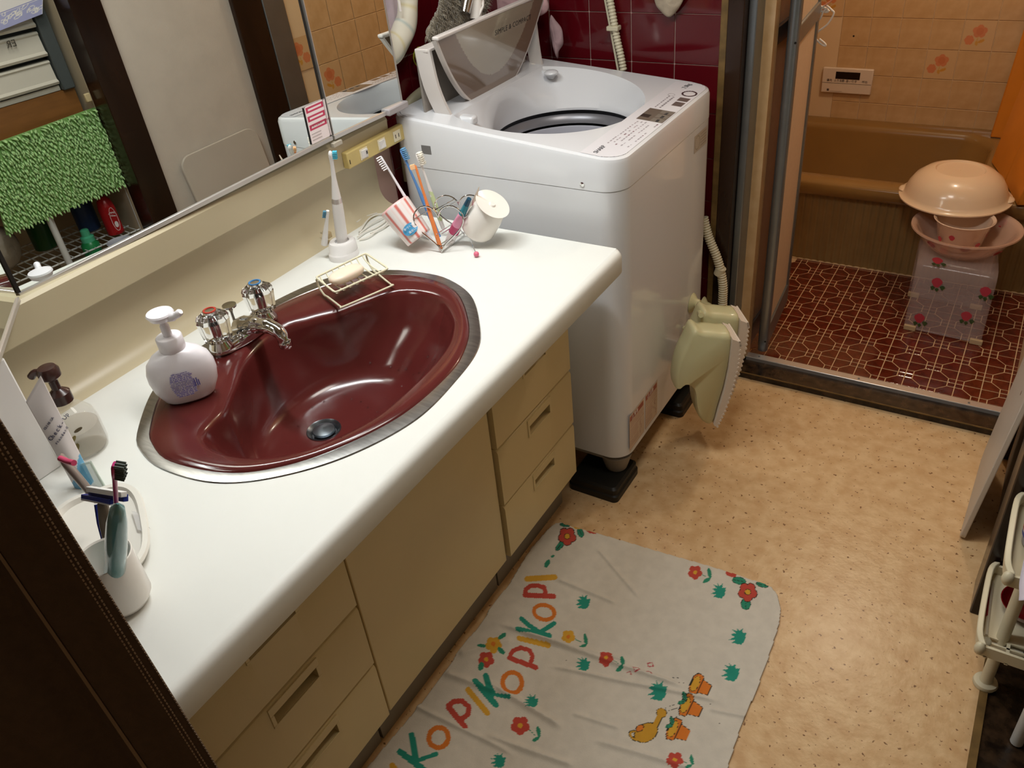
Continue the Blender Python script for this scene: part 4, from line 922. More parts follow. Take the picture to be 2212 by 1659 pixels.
bar(P('y', -1.095, 181, 1072), P('y', -1.095, 244, 1084), .0032, .004, 'head_bar', m_blue); bar(P('y', -1.096, 181, 1078), P('y', -1.096, 243, 1089), .0016, .004, 'head_edge', m_white)
MB().tube([P('y', -1.095, 222, 1088), P('y', -1.11, 228, 1130), P('y', -1.12, 236, 1175)], [.007, .008, .007], 10).build('handle', mat('razor_grey', '#6f665a', .4), rz)
MB().tube([P('y', -1.094, 208, 1090), P('y', -1.105, 214, 1130), P('y', -1.115, 226, 1175)], .003, 8).build('handle_rib', m_blue, rz)
# acrylic stand + toothpaste tube + another tube
m_acr = mat('acrylic_edge', '#cfe0d4', .1, alpha=.45)
ac = thing('acrylic_stand', 'clear acrylic stand holding toothpaste tube near curtain', 'stand', (.24, -1.02, ZC))
for q in (((167, 1000), (193, 996), (226, 1055)), ):
    MB().tube([P('y', -1.02, 167, 1006), P('y', -1.02, 195, 998), P('y', -1.02, 213, 1030), P('y', -1.02, 230, 1058)], .0022, 8).build('edge', m_acr, ac)
MB().hexa([tuple(x) for x in (P('y', -1.02, 160, 1090), P('y', -1.02, 232, 1060), P('y', -1.0, 232, 1060), P('y', -1.0, 160, 1090), P('y', -1.02, 170, 1008), P('y', -1.02, 196, 998), P('y', -1.0, 196, 998), P('y', -1.0, 170, 1008))]).build('panel', m_acr, ac)
tp = thing('toothpaste_tube', 'white toothpaste tube with blue lettering standing upright beside pump bottle', 'toothpaste', (.25, -1.03, ZC+.02))
TN_ = np.array([.88, -.45, .15]); TN_ /= np.linalg.norm(TN_)
def TPx(u, v, sh=0): d = ray(u, v); return CAM+d*(((np.array([.235, -1.035, ZC+.07])-CAM)@TN_+sh)/(d@TN_))
TLp, TRp = TPx(56, 868), TPx(88, 812)
BL2, BR2 = TPx(172, 1072), TPx(203, 1040)
def tubef(u, v):
    L = TLp*(1-v)+BL2*v; R_ = TRp*(1-v)+BR2*v; p = L*(1-u)+R_*u
    return p+TN_*(.012*v*math.sin(math.pi*u)+.001)
vs = []; cl_ = []; nu, nv = 30, 80
for j in range(nv+1):
    for i in range(nu+1):
        vs.append(tubef(i/nu, j/nv)); v = j/nv; u = i/nu
        c_ = '#e9e3e4' if v < .78+.06*math.cos(u*3.1) else '#6fb0d8'
        if v < .02: c_ = '#d8d2d2'
        cl_.append(lin(c_))
for j in range(nv+1):
    for i in range(nu+1): vs.append(tubef(i/nu, j/nv)*1.0-TN_*(.003+.022*(j/nv)*math.sin(math.pi*i/nu))); cl_.append(lin('#e9e3e4'))
off = (nu+1)*(nv+1); fs = [(j*(nu+1)+i, j*(nu+1)+i+1, (j+1)*(nu+1)+i+1, (j+1)*(nu+1)+i) for j in range(nv) for i in range(nu)]
fs += [tuple(off+q for q in f)[::-1] for f in fs]+[(j*(nu+1), (j+1)*(nu+1), off+(j+1)*(nu+1), off+j*(nu+1)) for j in range(nv)]+[(j*(nu+1)+nu, off+j*(nu+1)+nu, off+(j+1)*(nu+1)+nu, (j+1)*(nu+1)+nu) for j in range(nv)]
painted('tube', np.array(vs), fs, np.array(cl_), pr_m, tp)
def tuv(u, v): return tubef(u, v)+np.array([-.0003, -.0016, .0005])
def ttext(s_, u, v, size, m_):
    W_ = np.linalg.norm(tubef(.95, v)-tubef(.05, v))
    for ch_ in s_:
        a = np.array(tubef(u, v)); du = np.array(tubef(u+.03, v))-a; dv = np.array(tubef(u, v+.02))-a; n = np.cross(dv, du); n /= np.linalg.norm(n)
        if n @ (CAM-a) < 0: n = -n
        if ch_ != ' ': text('lettering', ch_, m_, a+n*.0007, du, -dv, size, tp)
        u += size*.60/W_
nb = mat('navy_ink', '#1f2350', .5)
ttext('Check-Up', .12, .42, .0090, nb); ttext('CLINICA', .14, .31, .0048, nb); ttext('standard', .28, .48, .0056, nb)
ts = thing('silver_tube', 'grey squeezed tube with pink cap lying behind the razor', 'tube', (.33, -1.07, ZC+.02))
ga, gb = P('y', -1.08, 140, 998), P('y', -1.08, 205, 1075)
MB().loft([[tuple(p+np.array([0, 0, 1])*s*.016*k0+np.array([.3, -1, 0])*c*.006) for c, s in [(math.cos(a), math.sin(a)) for a in [2*math.pi*k/16 for k in range(16)]]] for p, k0 in ((ga, .9), ((ga+gb)/2, 1), (gb, .6))], True, True, True).build('tube', mat('silver_lam', '#a59a92', .3, .3), ts)
MB().tube([P('y', -1.085, 130, 990), P('y', -1.085, 146, 997), P('y', -1.085, 160, 1000)], .004, 10).build('cap', mat('pink_cap', '#c8466a', .4), ts)
# glass lotion bottle with brown pump
gb_ = thing('lotion_bottle', 'clear glass pump bottle with leaf print and brown pump head', 'bottle', (.172, -.965, ZC))
gc = (.172, -.968, ZC)
m_gl = mat('bottle_glass', '#d8d2c4', .05, alpha=.3, coat=.5)
MB().lathe(gc, [(.030, 0), (.036, .004), (.038, .012), (.038, .052), (.035, .068), (.024, .082), (.014, .090), (.013, .098)], 40).build('glass', m_gl, gb_)
MB().lathe((gc[0], gc[1], ZC+.004), [(.032, 0), (.0345, .003), (.0345, .044), (.001, .045)], 32).build('lotion', mat('lotion', '#c9bfae', .3, alpha=.4), gb_)
m_br = mat('brown_pump', '#3d2622', .25)
MB().lathe((gc[0], gc[1], ZC+.096), [(.0165, 0), (.0165, .016), (.012, .020), (.007, .024), (.007, .042)], 28).build('collar', m_br, gb_)
mb = MB(); hc = np.array([gc[0], gc[1], ZC+.138]); mb.lathe(tuple(hc), [(.010, 0), (.016, .005), (.0165, .016), (.013, .022), (.001, .023)], 24); mb.tube([hc+(0, 0, .012), hc+RC[0]*-.02+(0, 0, .012), hc+RC[0]*-.030+(0, 0, .004)], .006, 10, smooth=3); mb.build('pump_head', m_br, gb_)
vf = -RC[2].copy(); vf[2] = 0; vf /= np.linalg.norm(vf); vs_ = np.cross((0, 0, 1), vf)
for (a, h, r, c_) in ((-.35, .046, .008, '#4a3a22'), (0, .052, .009, '#8a7a44'), (.3, .047, .007, '#8a7a44'), (-.2, .032, .009, '#7a6a3a'), (.25, .030, .009, '#7a6a3a'), (.6, .06, .007, '#5a4a2c')):
    d = vf*math.cos(a)+vs_*math.sin(a); c = np.array(gc)+d*.0386+np.array([0, 0, h]); ux = np.cross((0, 0, 1), d); ang_ = 1.57-a*2.2; e1 = ux*math.cos(ang_)+np.array([0, 0, 1])*math.sin(ang_); e2 = np.cross(d, e1)
    pts = [c+e1*math.cos(t)*r+e2*math.sin(t)*r*.42*(1-.0*math.cos(t)) for t in [2*math.pi*k/12 for k in range(12)]]
    MB().prism(pts, d*.0003).build('leaf_print', mat('lf'+c_, c_, .5), gb_, fixn=False)
MB().tube([np.array(gc)+vf*.0388+np.array([0, 0, .016]), np.array(gc)+vf*.0388+np.array([0, 0, .048])], .0004, 5).build('stem_print', mat('lf#7a6a3a', '#7a6a3a', .5), gb_)
wx = thing('white_box', 'small white box corner visible under wing mirror by curtain', 'box', (.16, -1.02, ZC))
b_ = P('x', .175, 18, 768); MB().box((b_[0]-.05, b_[1]-.09, ZC), (b_[0]+.0, b_[1]-.006, b_[2])).build('box', m_white, wx, bevel=.003)
# ================================================================ WASHING MACHINE
m_wm = mat('machine_white', '#dfe0e3', .22, coat=.5)
m_wmd = mat('machine_base_grey', '#8f8880', .45)
m_tubg = mat('drum_grey', '#b4b4be', .35, .1)
WMX0, WMX1, WMY0, WMY1 = .025, .645, .07, .65
wm = thing('washing_machine', 'white top-loading washing machine with open two-fold lid beside the vanity', 'washing machine', (.335, .36, 0))
def rrn(inset, z, r=.055, n=10): return rrect((WMX0+WMX1)/2, (WMY0+WMY1)/2, (WMX1-WMX0)/2-inset, (WMY1-WMY0)/2-inset, r-inset*.6, z, n)
MB().loft([rrn(.006, .108), rrn(.0, .112), rrn(0, .8662), rrn(.0016, .8675)], True, True, False).build('body', m_wm, wm, sharp=30)
mb = MB(); mb.loft([rrn(.012, .092), rrn(.008, .112)], True, True, False)
for x in (.595, .08):
    for y in (.12, .60): mb.lathe((x, y, .045), [(.030, 0), (.036, .02), (.044, .05), (.046, .055)], 24)
mb.build('base', m_wmd, wm, sharp=40)
zt_ = lambda x: .995-.085*x
def sl(R_, inset, dz): return [(x, y, zt_(x)+dz) for x, y, z in R_]
o1 = rrn(.0015, 0); 
col_ = [[(x, y, .8675) for x, y, z in rrn(.0016, 0)], [(x, y, .869) for x, y, z in rrn(-.0008, 0)], sl(rrn(.0, 0), 0, -.012), sl(rrn(.003, 0), 0, -.004), sl(rrn(.010, 0), 0, -.0005)]
mb = MB(); mb.loft(col_)
OC = (.30, .36)
def byang(R_, c=OC, n=96):
    R_ = [tuple(np.array(a[:2])*(1-t)+np.array(b[:2])*t) for a, b in zip(R_, list(R_[1:])+[R_[0]]) for t in np.linspace(0, 1, 24, endpoint=False)]
    an = np.array([math.atan2(p[1]-c[1], p[0]-c[0]) for p in R_]); r = np.array([math.hypot(p[0]-c[0], p[1]-c[1]) for p in R_]); o = np.argsort(an); an = an[o]; r = r[o]
    A = np.concatenate([an-2*np.pi, an, an+2*np.pi]); Q = np.concatenate([r]*3); t = np.linspace(-np.pi, np.pi, n, endpoint=False); q = np.interp(t, A, Q)
    return [(c[0]+a*math.cos(b), c[1]+a*math.sin(b)) for a, b in zip(q, t)]
rim = [(max(.172, OC[0]+.252*math.cos(t)), OC[1]+.252*math.sin(t)) for t in np.linspace(-np.pi, np.pi, 96, endpoint=False)]
rimb = byang([(x, y) for x, y in rim])
outr = byang([(x, y) for x, y, z in rrn(.010, 0, n=16)])
t96 = np.linspace(-np.pi, np.pi, 96, endpoint=False)
def circ(cx, cy, r, z): return [(cx+r*math.cos(t), cy+r*math.sin(t), z) for t in t96]
def mixr(a, b, t): return [tuple(np.array(p)*(1-t)+np.array(q)*t) for p, q in zip(a, b)]
R0 = [(x, y, zt_(x)-.0005) for x, y in outr]; R1 = [(x, y, zt_(x)-.001) for x, y in rimb]
c1 = circ(.350, .372, .180, .886)
R2 = [(x+(OC[0]-x)*.012, y+(OC[1]-y)*.012, z-.004) for x, y, z in R1]
mb.loft([R0, R1]); mb.loft([R1, R2, mixr(R2, c1, .35), mixr(R2, c1, .8), c1, [(x, y, z-.006) for x, y, z in c1]])
mb.build('top_cover', m_wm, wm, sharp=35)
MB().loft([circ(.350, .372, .184, .880), circ(.350, .372, .188, .872), circ(.350, .372, .190, .835)]).build('drum_gap', mat('drum_black', '#1b1a1c', .4), wm)
MB().loft([circ(.350, .372, .187, .868), circ(.350, .372, .182, .864), circ(.350, .372, .176, .852), circ(.350, .372, .174, .846), circ(.350, .372, .180, .843)]).build('balance_ring', mat('ring_grey', '#7c7b80', .3, .3), wm)
MB().loft([circ(.350, .372, .178, .838), circ(.350, .372, .175, .832), circ(.350, .372, .175, .55), circ(.350, .372, .15, .50)], True, False, True).build('drum', m_tubg, wm)
fa = math.radians(62); fp = np.array([.350+.172*math.cos(fa), .372+.172*math.sin(fa), .805]); fu = np.array([-math.sin(fa), math.cos(fa), 0]); fn = -np.array([math.cos(fa), math.sin(fa), 0])
MB().hexa([tuple(fp+fu*a*.035*(1 if c > 0 else .7)+fn*b*.02+np.array([0, 0, c*.022])) for c in (-1, 1) for a, b in ((-1, 0), (1, 0), (1, 1), (-1, 1))]).build('lint_filter', mat('filter', '#b4b6c2', .3), wm, bevel=.004)
MB().ball((.213, .555, zt_(.22)-.006), (.020, .020, .008), 20, 10).build('dial', m_wm, wm)
# control panel print
nu_, nv_ = 300, 56
O = np.array([.545, .080, zt_(.545)+.0002]); U = np.array([0, .545, 0]); V = np.array([.090, 0, -.085*.090])
ops = []
def pm(x, y): return ((y-.080)/.545*nu_, (x-.545)/.090*nv_)
def prect(x0, y0, x1, y1, c): ops.append(('poly', [pm(x0, y0), pm(x1, y0), pm(x1, y1), pm(x0, y1)], c))
prect(.567, .325, .632, .408, '#6e6358'); prect(.567, .345, .590, .365, '#38342f'); prect(.600, .326, .631, .350, '#7f766c'); prect(.600, .356, .631, .378, '#7f766c'); prect(.600, .384, .631, .406, '#7f766c')
prect(.604, .448, .630, .478, '#6a5f5a'); prect(.602, .486, .630, .514, '#6a5f5a')
c_ = pm(.612, .548); ops += [('ell', c_[0], c_[1], 12.5, 12.0, 0, '#3a2628'), ('ell', c_[0], c_[1], 9, 9, 0, '#e8e6e8')]
ops += [('ring', *pm(.575, .520), 5, 5, 0, 1, '#a8a2a6')]
rn = random.Random(9)
for y_ in np.arange(.155, .315, .0125):
    for x_ in (.573, .583, .593, .606, .622):
        if rn.random() < .8: 
            x__ = x_+(y_-.155)*.02; prect(x__, y_, x__+.003, y_+rn.uniform(.006, .011), '#a59ea2' if rn.random() < .75 else '#8a6a70')
for y_ in np.arange(.418, .505, .012):
    for x_ in (.573, .585): prect(x_, y_, x_+.0035, y_+rn.uniform(.006, .011), '#8c868a')
prect(.5455, .080, .5462, .62, '#c2c2c6')
card('control_panel', O, U, V, nu_, nv_, '#e6e4e8', ops, mat('panel_print', '#ffffff', .2, attr='print', coat=.4), wm, mask=lambda v: inpoly(v[:, 0], v[:, 1], [(a, b) for a, b, c in rrn(.009, 0)]))
gi = mat('dark_grey_ink', '#3c3a3c', .5)
zt2 = zt_(.575)+.0006
text('lettering', 'SHARP', gi, (.580, .092, zt_(.580)+.0006), (0, 1, 0), (-1, 0, .085), .0155, wm, space=1.0)
text('lettering', '7.0kg', gi, (.590, .580, zt_(.590)+.0006), (0, 1, 0), (-1, 0, .085), .018, wm)
for k, (y_, s_t) in enumerate(((.335, '標準'), (.362, '洗濯'), (.388, '脱水'))): text('lettering', s_t, gi, (.620, y_-.008, zt_(.62)+.0006), (0, 1, 0), (-1, 0, .085), .008, wm)
# screw, badge
s_ = P('y', WMY0, 1258, 398); MB().lathe((s_[0], WMY0+.001, s_[2]), [(.011, 0), (.009, .0012), (.0055, .0012), (.0055, .0035), (.001, .004)], 20, (0, -1, 0)).build('screw', m_chrome, wm)
MB().box((.119, WMY0-.0008, .905), (.147, WMY0+.001, .926)).build('square_badge', mat('badge_grey', '#8b8b8e', .3, .4), wm)
# warning labels
ri = '#9c4a3e'
for a_, b_ in ((.100, .195), (.202, .285)):
    za, zb2 = .128, .245
    ops = [('poly', [(0, 0), (40, 0), (40, 50), (0, 50)], '#cdb8a4')]
    for e in (((0, 0), (40, .8)), ((0, 49.2), (40, 50)), ((0, 0), (.8, 50)), ((39.2, 0), (40, 50))): ops.append(('poly', [(e[0][0], e[0][1]), (e[1][0], e[0][1]), (e[1][0], e[1][1]), (e[0][0], e[1][1])], '#b07a68'))
    ops.append(('poly', [(2, 41), (38, 41), (38, 48), (2, 48)], ri))
    for k in range(11): 
        yy = 38-k*3.2; x_ = 3
        while x_ < (36 if k < 4 else 22): w_ = rn.uniform(1.5, 4); ops.append(('line', [(x_, yy), (x_+w_, yy)], .9, '#b08472')); x_ += w_+.8
    for k in range(5): ops.append(('line', [(25+rn.uniform(0, 10), 6+k*4), (27+rn.uniform(0, 9), 9+k*4)], 1, '#8f5648'))
    card('warning_label', (WMX1+.0006, a_, za), (0, b_-a_, 0), (0, 0, zb2-za), 40, 50, '#cdb8a4', ops, pr_m, wm)
    text('lettering', '⚠警告' if a_ < .15 else '⚠注意', mat('label_white', '#e2cfc0', .5), (WMX1+.0012, a_+.012, zb2-.017), (0, 1, 0), (0, 0, 1), .013, wm)
ops = [('ring', 12, 12, 9, 9, 0, 1, '#8c8276')]+[('line', [(24, 4+4*k), (46, 4+4*k)], .8, '#8c8276') for k in range(5)]
card('side_sticker', (WMX1+.0004, .505, .806), (0, .09, 0), (0, 0, .045), 48, 24, '#b8afa2', ops, pr_m, wm)
# two-fold lid
m_lidf = mat('lid_frame', '#d6cfca', .3); m_lidg = mat('lid_inner_grey', '#8f8880', .35, coat=.3)
lr = MB()
def U1(s, x, k=1.0): return (x, .365+s*.25, 0)
def ulift(x_, s, z0=.95, z1=1.13): return z0+(z1-z0)*1
# rear half: upright tray with side walls
rear = MB()
def rear_prof(y, z): return z
side = []
MB().box((.098, .125, .955), (.104, .612, 1.128)).build('lid_back', m_lidg, wm, bevel=.001)
fr = MB(); 
pL = [(.150, .150, .942), (.126, .136, .98), (.110, .123, 1.05), (.104, .118, 1.132)]
pR = [(x, .735-y, z) for x, y, z in pL]
def strip(pts, w, th, sgn):
    rg = [[(x, y, z), (x+w, y+sgn*.004, z), (x+w, y+sgn*(th+.004), z), (x, y+sgn*th, z)] for x, y, z in pts]; return MB().loft(rg, True, True, True)
strip([Vector(p) for p in spline(pL, 4)], .040, .008, 1).build('lid_side', m_lidf, wm, sharp=40)
strip([Vector(p) for p in spline(pR, 4)], .040, .008, -1).build('lid_side', m_lidf, wm, sharp=40)
MB().box((.102, .120, 1.126), (.140, .615, 1.134)).build('lid_edge', m_lidf, wm, bevel=.002)
MB().box((.10, .15, .945), (.165, .60, .953)).build('hinge_bar', mat('hinge_dark', '#6a5a50', .4), wm)
# front half: U-shaped tinted panel hanging folded
def fx(z): return .142+(z-.948)/.21*.030
nu, nv = 120, 70; vs = []; cl_ = []
for j in range(nv+1):
    t = j/nv; z = 1.158-.21*t; hw_ = .2475*max(1-t, 1e-4)**(1/2.2)
    for i in range(nu+1):
        s = i/nu*2-1; y = .3625+s*hw_; bul = .012*(1-s*s)*(1-t)
        vs.append((fx(z)+bul*.6+.004, y, z))
        zi = (z-1.018)/.14; inner = zi > 0 and abs(y-.365) < .185*zi**.5
        cl_.append(lin('#a99e8c') if inner else lin('#84705f'))
fs = [(j*(nu+1)+i, j*(nu+1)+i+1, (j+1)*(nu+1)+i+1, (j+1)*(nu+1)+i) for j in range(nv) for i in range(nu)]
painted('lid_front', np.array(vs), fs, np.array(cl_), mat('tinted_lid', '#ffffff', .12, attr='print', coat=.8), wm)
back_ = [(x-.010, y, z) for x, y, z in vs]
edge = [vs[j*(nu+1)] for j in range(nv+1)]+[vs[j*(nu+1)+nu] for j in range(nv, -1, -1)]
eb_ = [(x-.012, y, z) for x, y, z in edge]; ef = [(x+.0005, y, z) for x, y, z in edge]
MB().loft([ef, [(x, y+(.005 if y > .365 else -.005), z-.002) for x, y, z in edge], [(x-.012, y+(.005 if y > .365 else -.005), z-.002) for x, y, z in edge], eb_], False).build('lid_rim', m_lidf, wm)
MB().box((fx(1.158)-.008, .110, 1.156), (fx(1.158)+.010, .615, 1.165)).build('lid_top_edge', m_lidf, wm, bevel=.003)
text('lettering', 'SIMPLE & COMPACT', mat('black_ink', '#161210', .5), (fx(1.122)+.0205, .335, 1.116), (0, 1, 0), (.14, 0, 1), .0178, wm, space=1.12)
for y_, s_ in ((.155, 1), (.590, -1)):
    MB().tube([(.10, y_, .945), (.13, y_+.004*s_, .975), (.165, y_+.010*s_, .966), (.185, y_+.016*s_, .962)], .009, 10, smooth=4).build('hinge_arm', m_wp, wm)
    MB().box((.160, y_-.014+.016*s_, .950), (.215, y_+.014+.016*s_, .972)).build('hinge_block', m_wm, wm, bevel=.006)
    MB().box((.108, y_-.008+.006*s_, .985), (.112, y_+.008+.006*s_, 1.010)).build('hinge_slot', m_lidf, wm, bevel=.002)
# pads
m_pad = mat('black_pad', '#15140f', .45)
for (x, y) in ((.567, .075), (.585, .50)):
    t = thing('machine_pad', 'black square rubber pad under %s corner of washing machine' % ('near front' if y < .3 else 'far front'), 'foot pad', (x, y, 0), 'black pads under the washing machine')
    hx = .075
    MB().loft([rrect(x, y+.02, hx, hx, .015, 0), rrect(x, y+.02, hx, hx, .015, .018), rrect(x, y+.02, hx-.004, hx-.004, .013, .022), rrect(x, y+.02, hx-.004, hx-.004, .013, .038), rrect(x, y+.02, hx-.010, hx-.010, .012, .044), rrect(x, y+.02, hx-.020, hx-.020, .010, .044)], True, True, True).build('pad', m_pad, t, sharp=30)
# ================================================================ slippers on a suction hook
m_slp = mat('cream_slipper', '#c9c49a', .38, sss=.15, coat=.2); m_sole = mat('pale_sole', '#d9cbbc', .6)
e1 = np.array([.80, .60, 0]); e2 = np.array([-.60, .80, 0]); ez = np.array([0, 0, 1.0])
def plane_px(Q, u, v): d = ray(u, v); return CAM+d*((np.array(Q)-CAM)@e2)/(d@e2)
sx_ = lambda a, b: (1340+a/3.456, 460+b/3.456)
UP = [(530, 830), (590, 848), (660, 852), (740, 862), (800, 868), (800, 960), (780, 1090), (745, 1250), (700, 1400), (668, 1515), (625, 1530), (572, 1490), (545, 1410), (532, 1300), (500, 1245), (445, 1235), (392, 1268), (400, 1150), (432, 1030), (482, 930)]
SO = [(800, 880), (850, 898), (858, 930), (840, 1090), (800, 1250), (745, 1410), (690, 1525), (668, 1520), (700, 1400), (745, 1250), (775, 1100), (790, 960)]
Q = (.745, .31, .3)
def slipper(lab, shift, sc=1.0):
    up = [plane_px(Q, *sx_(*q)) for q in UP]; so = [plane_px(Q, *sx_(*q)) for q in SO]
    c = sum(up)/len(up); t = thing('slipper', lab, 'slipper', tuple(c+shift), 'cream slippers hung on the machine side')
    def ring(k, off): return [tuple(c+shift+(p-c)*k+e2*off) for p in spline([Vector(q) for q in up], 3, True) for p in [np.array(p)]]
    MB().loft([ring(.90, -.036), ring(.975, -.030), ring(1, -.016), ring(1, .016), ring(.975, .030), ring(.90, .036)], True, True, True).build('upper', m_slp, t, sharp=60)
    pts = [p+shift-e2*.044 for p in so]; MB().prism(pts, e2*.088).build('sole', m_sole, t, sharp=30)
    mb = MB(); a_, b_ = so[1]+shift, so[6]+shift
    for k in range(26):
        u = k/25; i = u*5; i0 = int(min(i, 4)); p = (so[1+i0]*(1-(i-i0))+so[2+i0]*(i-i0))+shift; mb.tube([p-e2*.045, p+e2*.045], .0036, 6)
    mb.build('tread', m_sole, t); return t
slipper('cream plastic slipper with pale ribbed sole, nearer of the hanging pair', np.array([0, 0, 0.]))
slipper('cream plastic slipper with pale ribbed sole, farther one beside bathroom door', np.array([-.011, .097, 0]))
sh = thing('suction_hook', 'cream suction cup holder on machine front carrying hanging slippers', 'hook', (.65, .50, .36))
for q in ((1497, 655), (1520, 662)):
    p = P('x', WMX1+.004, *q); MB().lathe((WMX1+.0005, p[1], p[2]), [(.030, 0), (.028, .003), (.016, .012), (.013, .024), (.001, .025)], 28, (1, 0, 0)).build('suction_cup', m_slp, sh)
p = P('x', WMX1+.02, 1505, 660); g_ = plane_px(Q, 1505, 700)
MB().tube([tuple(p), (g_[0], g_[1]+.03, g_[2]+.01)], .007, 10).build('arm', m_slp, sh)
MB().ball((WMX1+.010, p[1]-.06, p[2]-.045), .008, 12, 8).build('knob', m_slp, sh)
# ================================================================ hoses
def corr(nm, pts, r, lab, cat, per=.008, m_=None, parent=None):
    q = spline([Vector(p) for p in pts], 8); ds = [0]
    for a, b in zip(q[:-1], q[1:]): ds.append(ds[-1]+(b-a).length)
    L = ds[-1]; n = int(L/per*6); out = []; rad = []
    for i in range(n+1):
        d = L*i/n; j = max(k for k in range(len(ds)) if ds[k] <= d+1e-9); j = min(j, len(q)-2); f = (d-ds[j])/(ds[j+1]-ds[j]+1e-9); out.append(q[j].lerp(q[j+1], f)); rad.append(r*(1+.11*math.sin(2*math.pi*d/per)))
    o = MB().tube(out, rad, 14).build(nm, m_ or m_hose, parent)
    if lab: tag(o, lab, cat)
    return o
m_hose = mat('cream_hose', '#d3cbb0', .4)
hz = thing('drain_hose', 'cream corrugated drain hose curving beside machine and door jamb', 'hose', (.70, .66, .1))
corr('hose', [P('y', .675, *q) for q in ((1520, 470), (1530, 510), (1550, 560), (1561, 610), (1561, 660))]+[(.70, .675, .15), (.66, .66, .05)], .0125, None, None, .0075, parent=hz)
p = P('y', .675, 1556, 585); MB().cyl(p-(.004, 0, .012), p+(.002, 0, .010), .0155, .0155, 18).build('clip', m_hose, hz)
dt = thing('corrugated_duct', 'cream corrugated conduit with flat strip running down burgundy far wall', 'hose', (.35, .69, .95))
corr('duct', [P('y', .700, *q) for q in ((1309, -60), (1316, -10), (1325, 40), (1333, 85), (1341, 120), (1347, 152))], .0095, None, None, .0085, parent=dt)
a_, b_ = P('y', .705, 1296, -60), P('y', .705, 1335, 152)
MB().hexa([tuple(x) for x in (b_-(.003, 0, 0), b_+(.003, 0, 0), b_+(.003, .012, 0), b_+(-.003, .012, 0), a_-(.003, 0, 0), a_+(.003, 0, 0), a_+(.003, .012, 0), a_+(-.003, .012, 0))]).build('flat_strip', m_hose, dt)
p = P('y', .692, 1323, 62); MB().box(tuple(p-(.017, .004, .006)), tuple(p+(.017, .020, .006))).build('clamp', m_hose, dt, bevel=.002)
obj1(MB().tube([(.01, .13, .80), (.008, .14, .90), (.012, .165, .975), (.03, .22, 1.005), (.05, .26, 1.008), (.06, .33, .99)], .0125, 16, smooth=6), 'supply_hose', mat('grey_beige_hose', '#a8a083', .45), 'smooth grey-beige hose arching behind mirror edge and machine lid', 'hose')
for k in range(1): 
    mb = MB(); pts = []
    for i in range(60): a = i/60*2*math.pi*4; pts.append((.03+.012*math.cos(a*.3), .235+.020*math.cos(a)+.004*math.sin(a*.7), 1.075+.022*math.sin(a)+.0003*i))
    obj1(mb.tube(pts, .0016, 6), 'earth_wire', mat('green_yellow_wire', '#a3a52a', .5), 'coiled yellow-green earth wire hanging beside open machine lid', 'wire')
# ================================================================ hanging things at the top
m_fuzz = mat('fuzzy_grey', '#8f8470', .95, noise=.25, nscale=40, bump=1, bscale=300, sheen=.6)
def cloth(nm, pts_px, X, th, m_, lab, cat, bulge=.02, ax='x'):
    """a draped lump whose outline hangs in the plane X"""
    pts = [np.array(q) for q in spline([Vector(P(ax, X, *q)) for q in pts_px], 4, True)]; c = sum(pts)/len(pts); nrm = np.array([1.0, 0, 0]) if ax == 'x' else np.array([0, -1.0, 0]); rn = random.Random(len(pts_px)*7+int(X*100))
    rg = []
    for k, off in ((.02, 1), (.3, .95), (.6, .8), (.85, .5), (1, .0), (.85, -.4), (.02, -.5)):
        rg.append([tuple(c+(p-c)*k*(1+(.09*(rn.random()-.5) if nm == 'fuzzy_cloth' else 0))+nrm*(off*th+.18*th*math.sin(i*.9+k*6)*k)) for i, p in enumerate(pts)])
    return obj1(MB().loft(rg, True, True, True), nm, m_, lab, cat, sharp=180, subd=1)
fz = cloth('fuzzy_cloth', [(985, -20), (1062, -20), (1052, 22), (1044, 36), (1010, 60), (985, 55), (965, 78), (940, 97), (918, 82), (928, 50), (948, 10), (955, -20)], .075, .026, m_fuzz, 'dirty grey fuzzy cloth hanging behind open machine lid', 'cloth')
fp_ = [(985, -20), (1062, -20), (1052, 22), (1044, 36), (1010, 60), (985, 55), (965, 78), (940, 97), (918, 82), (928, 50), (948, 10), (955, -20)]
mb = MB(); rn = random.Random(11); n_t = 0; xs_ = np.array([p[0] for p in fp_]); ys_ = np.array([p[1] for p in fp_])
fz['_w'] = list(fz['_w'])
while n_t < 1500:
    u = rn.uniform(912, 1066); v = rn.uniform(-20, 99)
    if not inpoly(np.array([u]), np.array([v]), fp_)[0]: continue
    p = P('x', .075+rn.uniform(.018, .026), u, v); d = np.array([rn.uniform(-.2, .7), rn.uniform(-.7, .7), rn.uniform(-1, -.1)]); d /= np.linalg.norm(d); mb.tube([p, p+d*.006, p+d*.012+np.array([0, 0, -.002])], [.0009, .0008, .0003], 4); n_t += 1
o = mb.build('pile', m_fuzz, fz, sharp=180); o['kind'] = 'stuff'
cloth('pink_net_bag', [(1058, -20), (1160, -25), (1190, 20), (1150, 40), (1085, 30), (1056, 18)], .66, .02, mat('pink_net', '#c9a2a4', .8, noise=.2, nscale=60), 'pinkish net bag hanging on wall above machine lid', 'bag', ax='y')
cloth('zip_pouch', [(1188, 30), (1203, 45), (1216, 68), (1217, 95), (1208, 112), (1204, 130), (1199, 112), (1192, 90)], .67, .015, mat('pink_grey_net', '#b89a9e', .7, noise=.3, nscale=30), 'narrow pink and grey zipped pouch right of machine lid', 'pouch', ax='y')
cloth('hanging_sleeve', [(1412, -30), (1480, -30), (1478, 0), (1465, 22), (1446, 39), (1425, 25), (1414, 5)], .70, .012, mat('oat_fabric', '#b8a994', .9, noise=.15, nscale=60, bump=.6, bscale=400), 'oat-coloured cloth end hanging on burgundy tiled far wall', 'cloth', ax='y')
tp_ = thing('tap', 'chrome and white tap connector above the fuzzy cloth', 'tap', (.11, .36, 1.13))
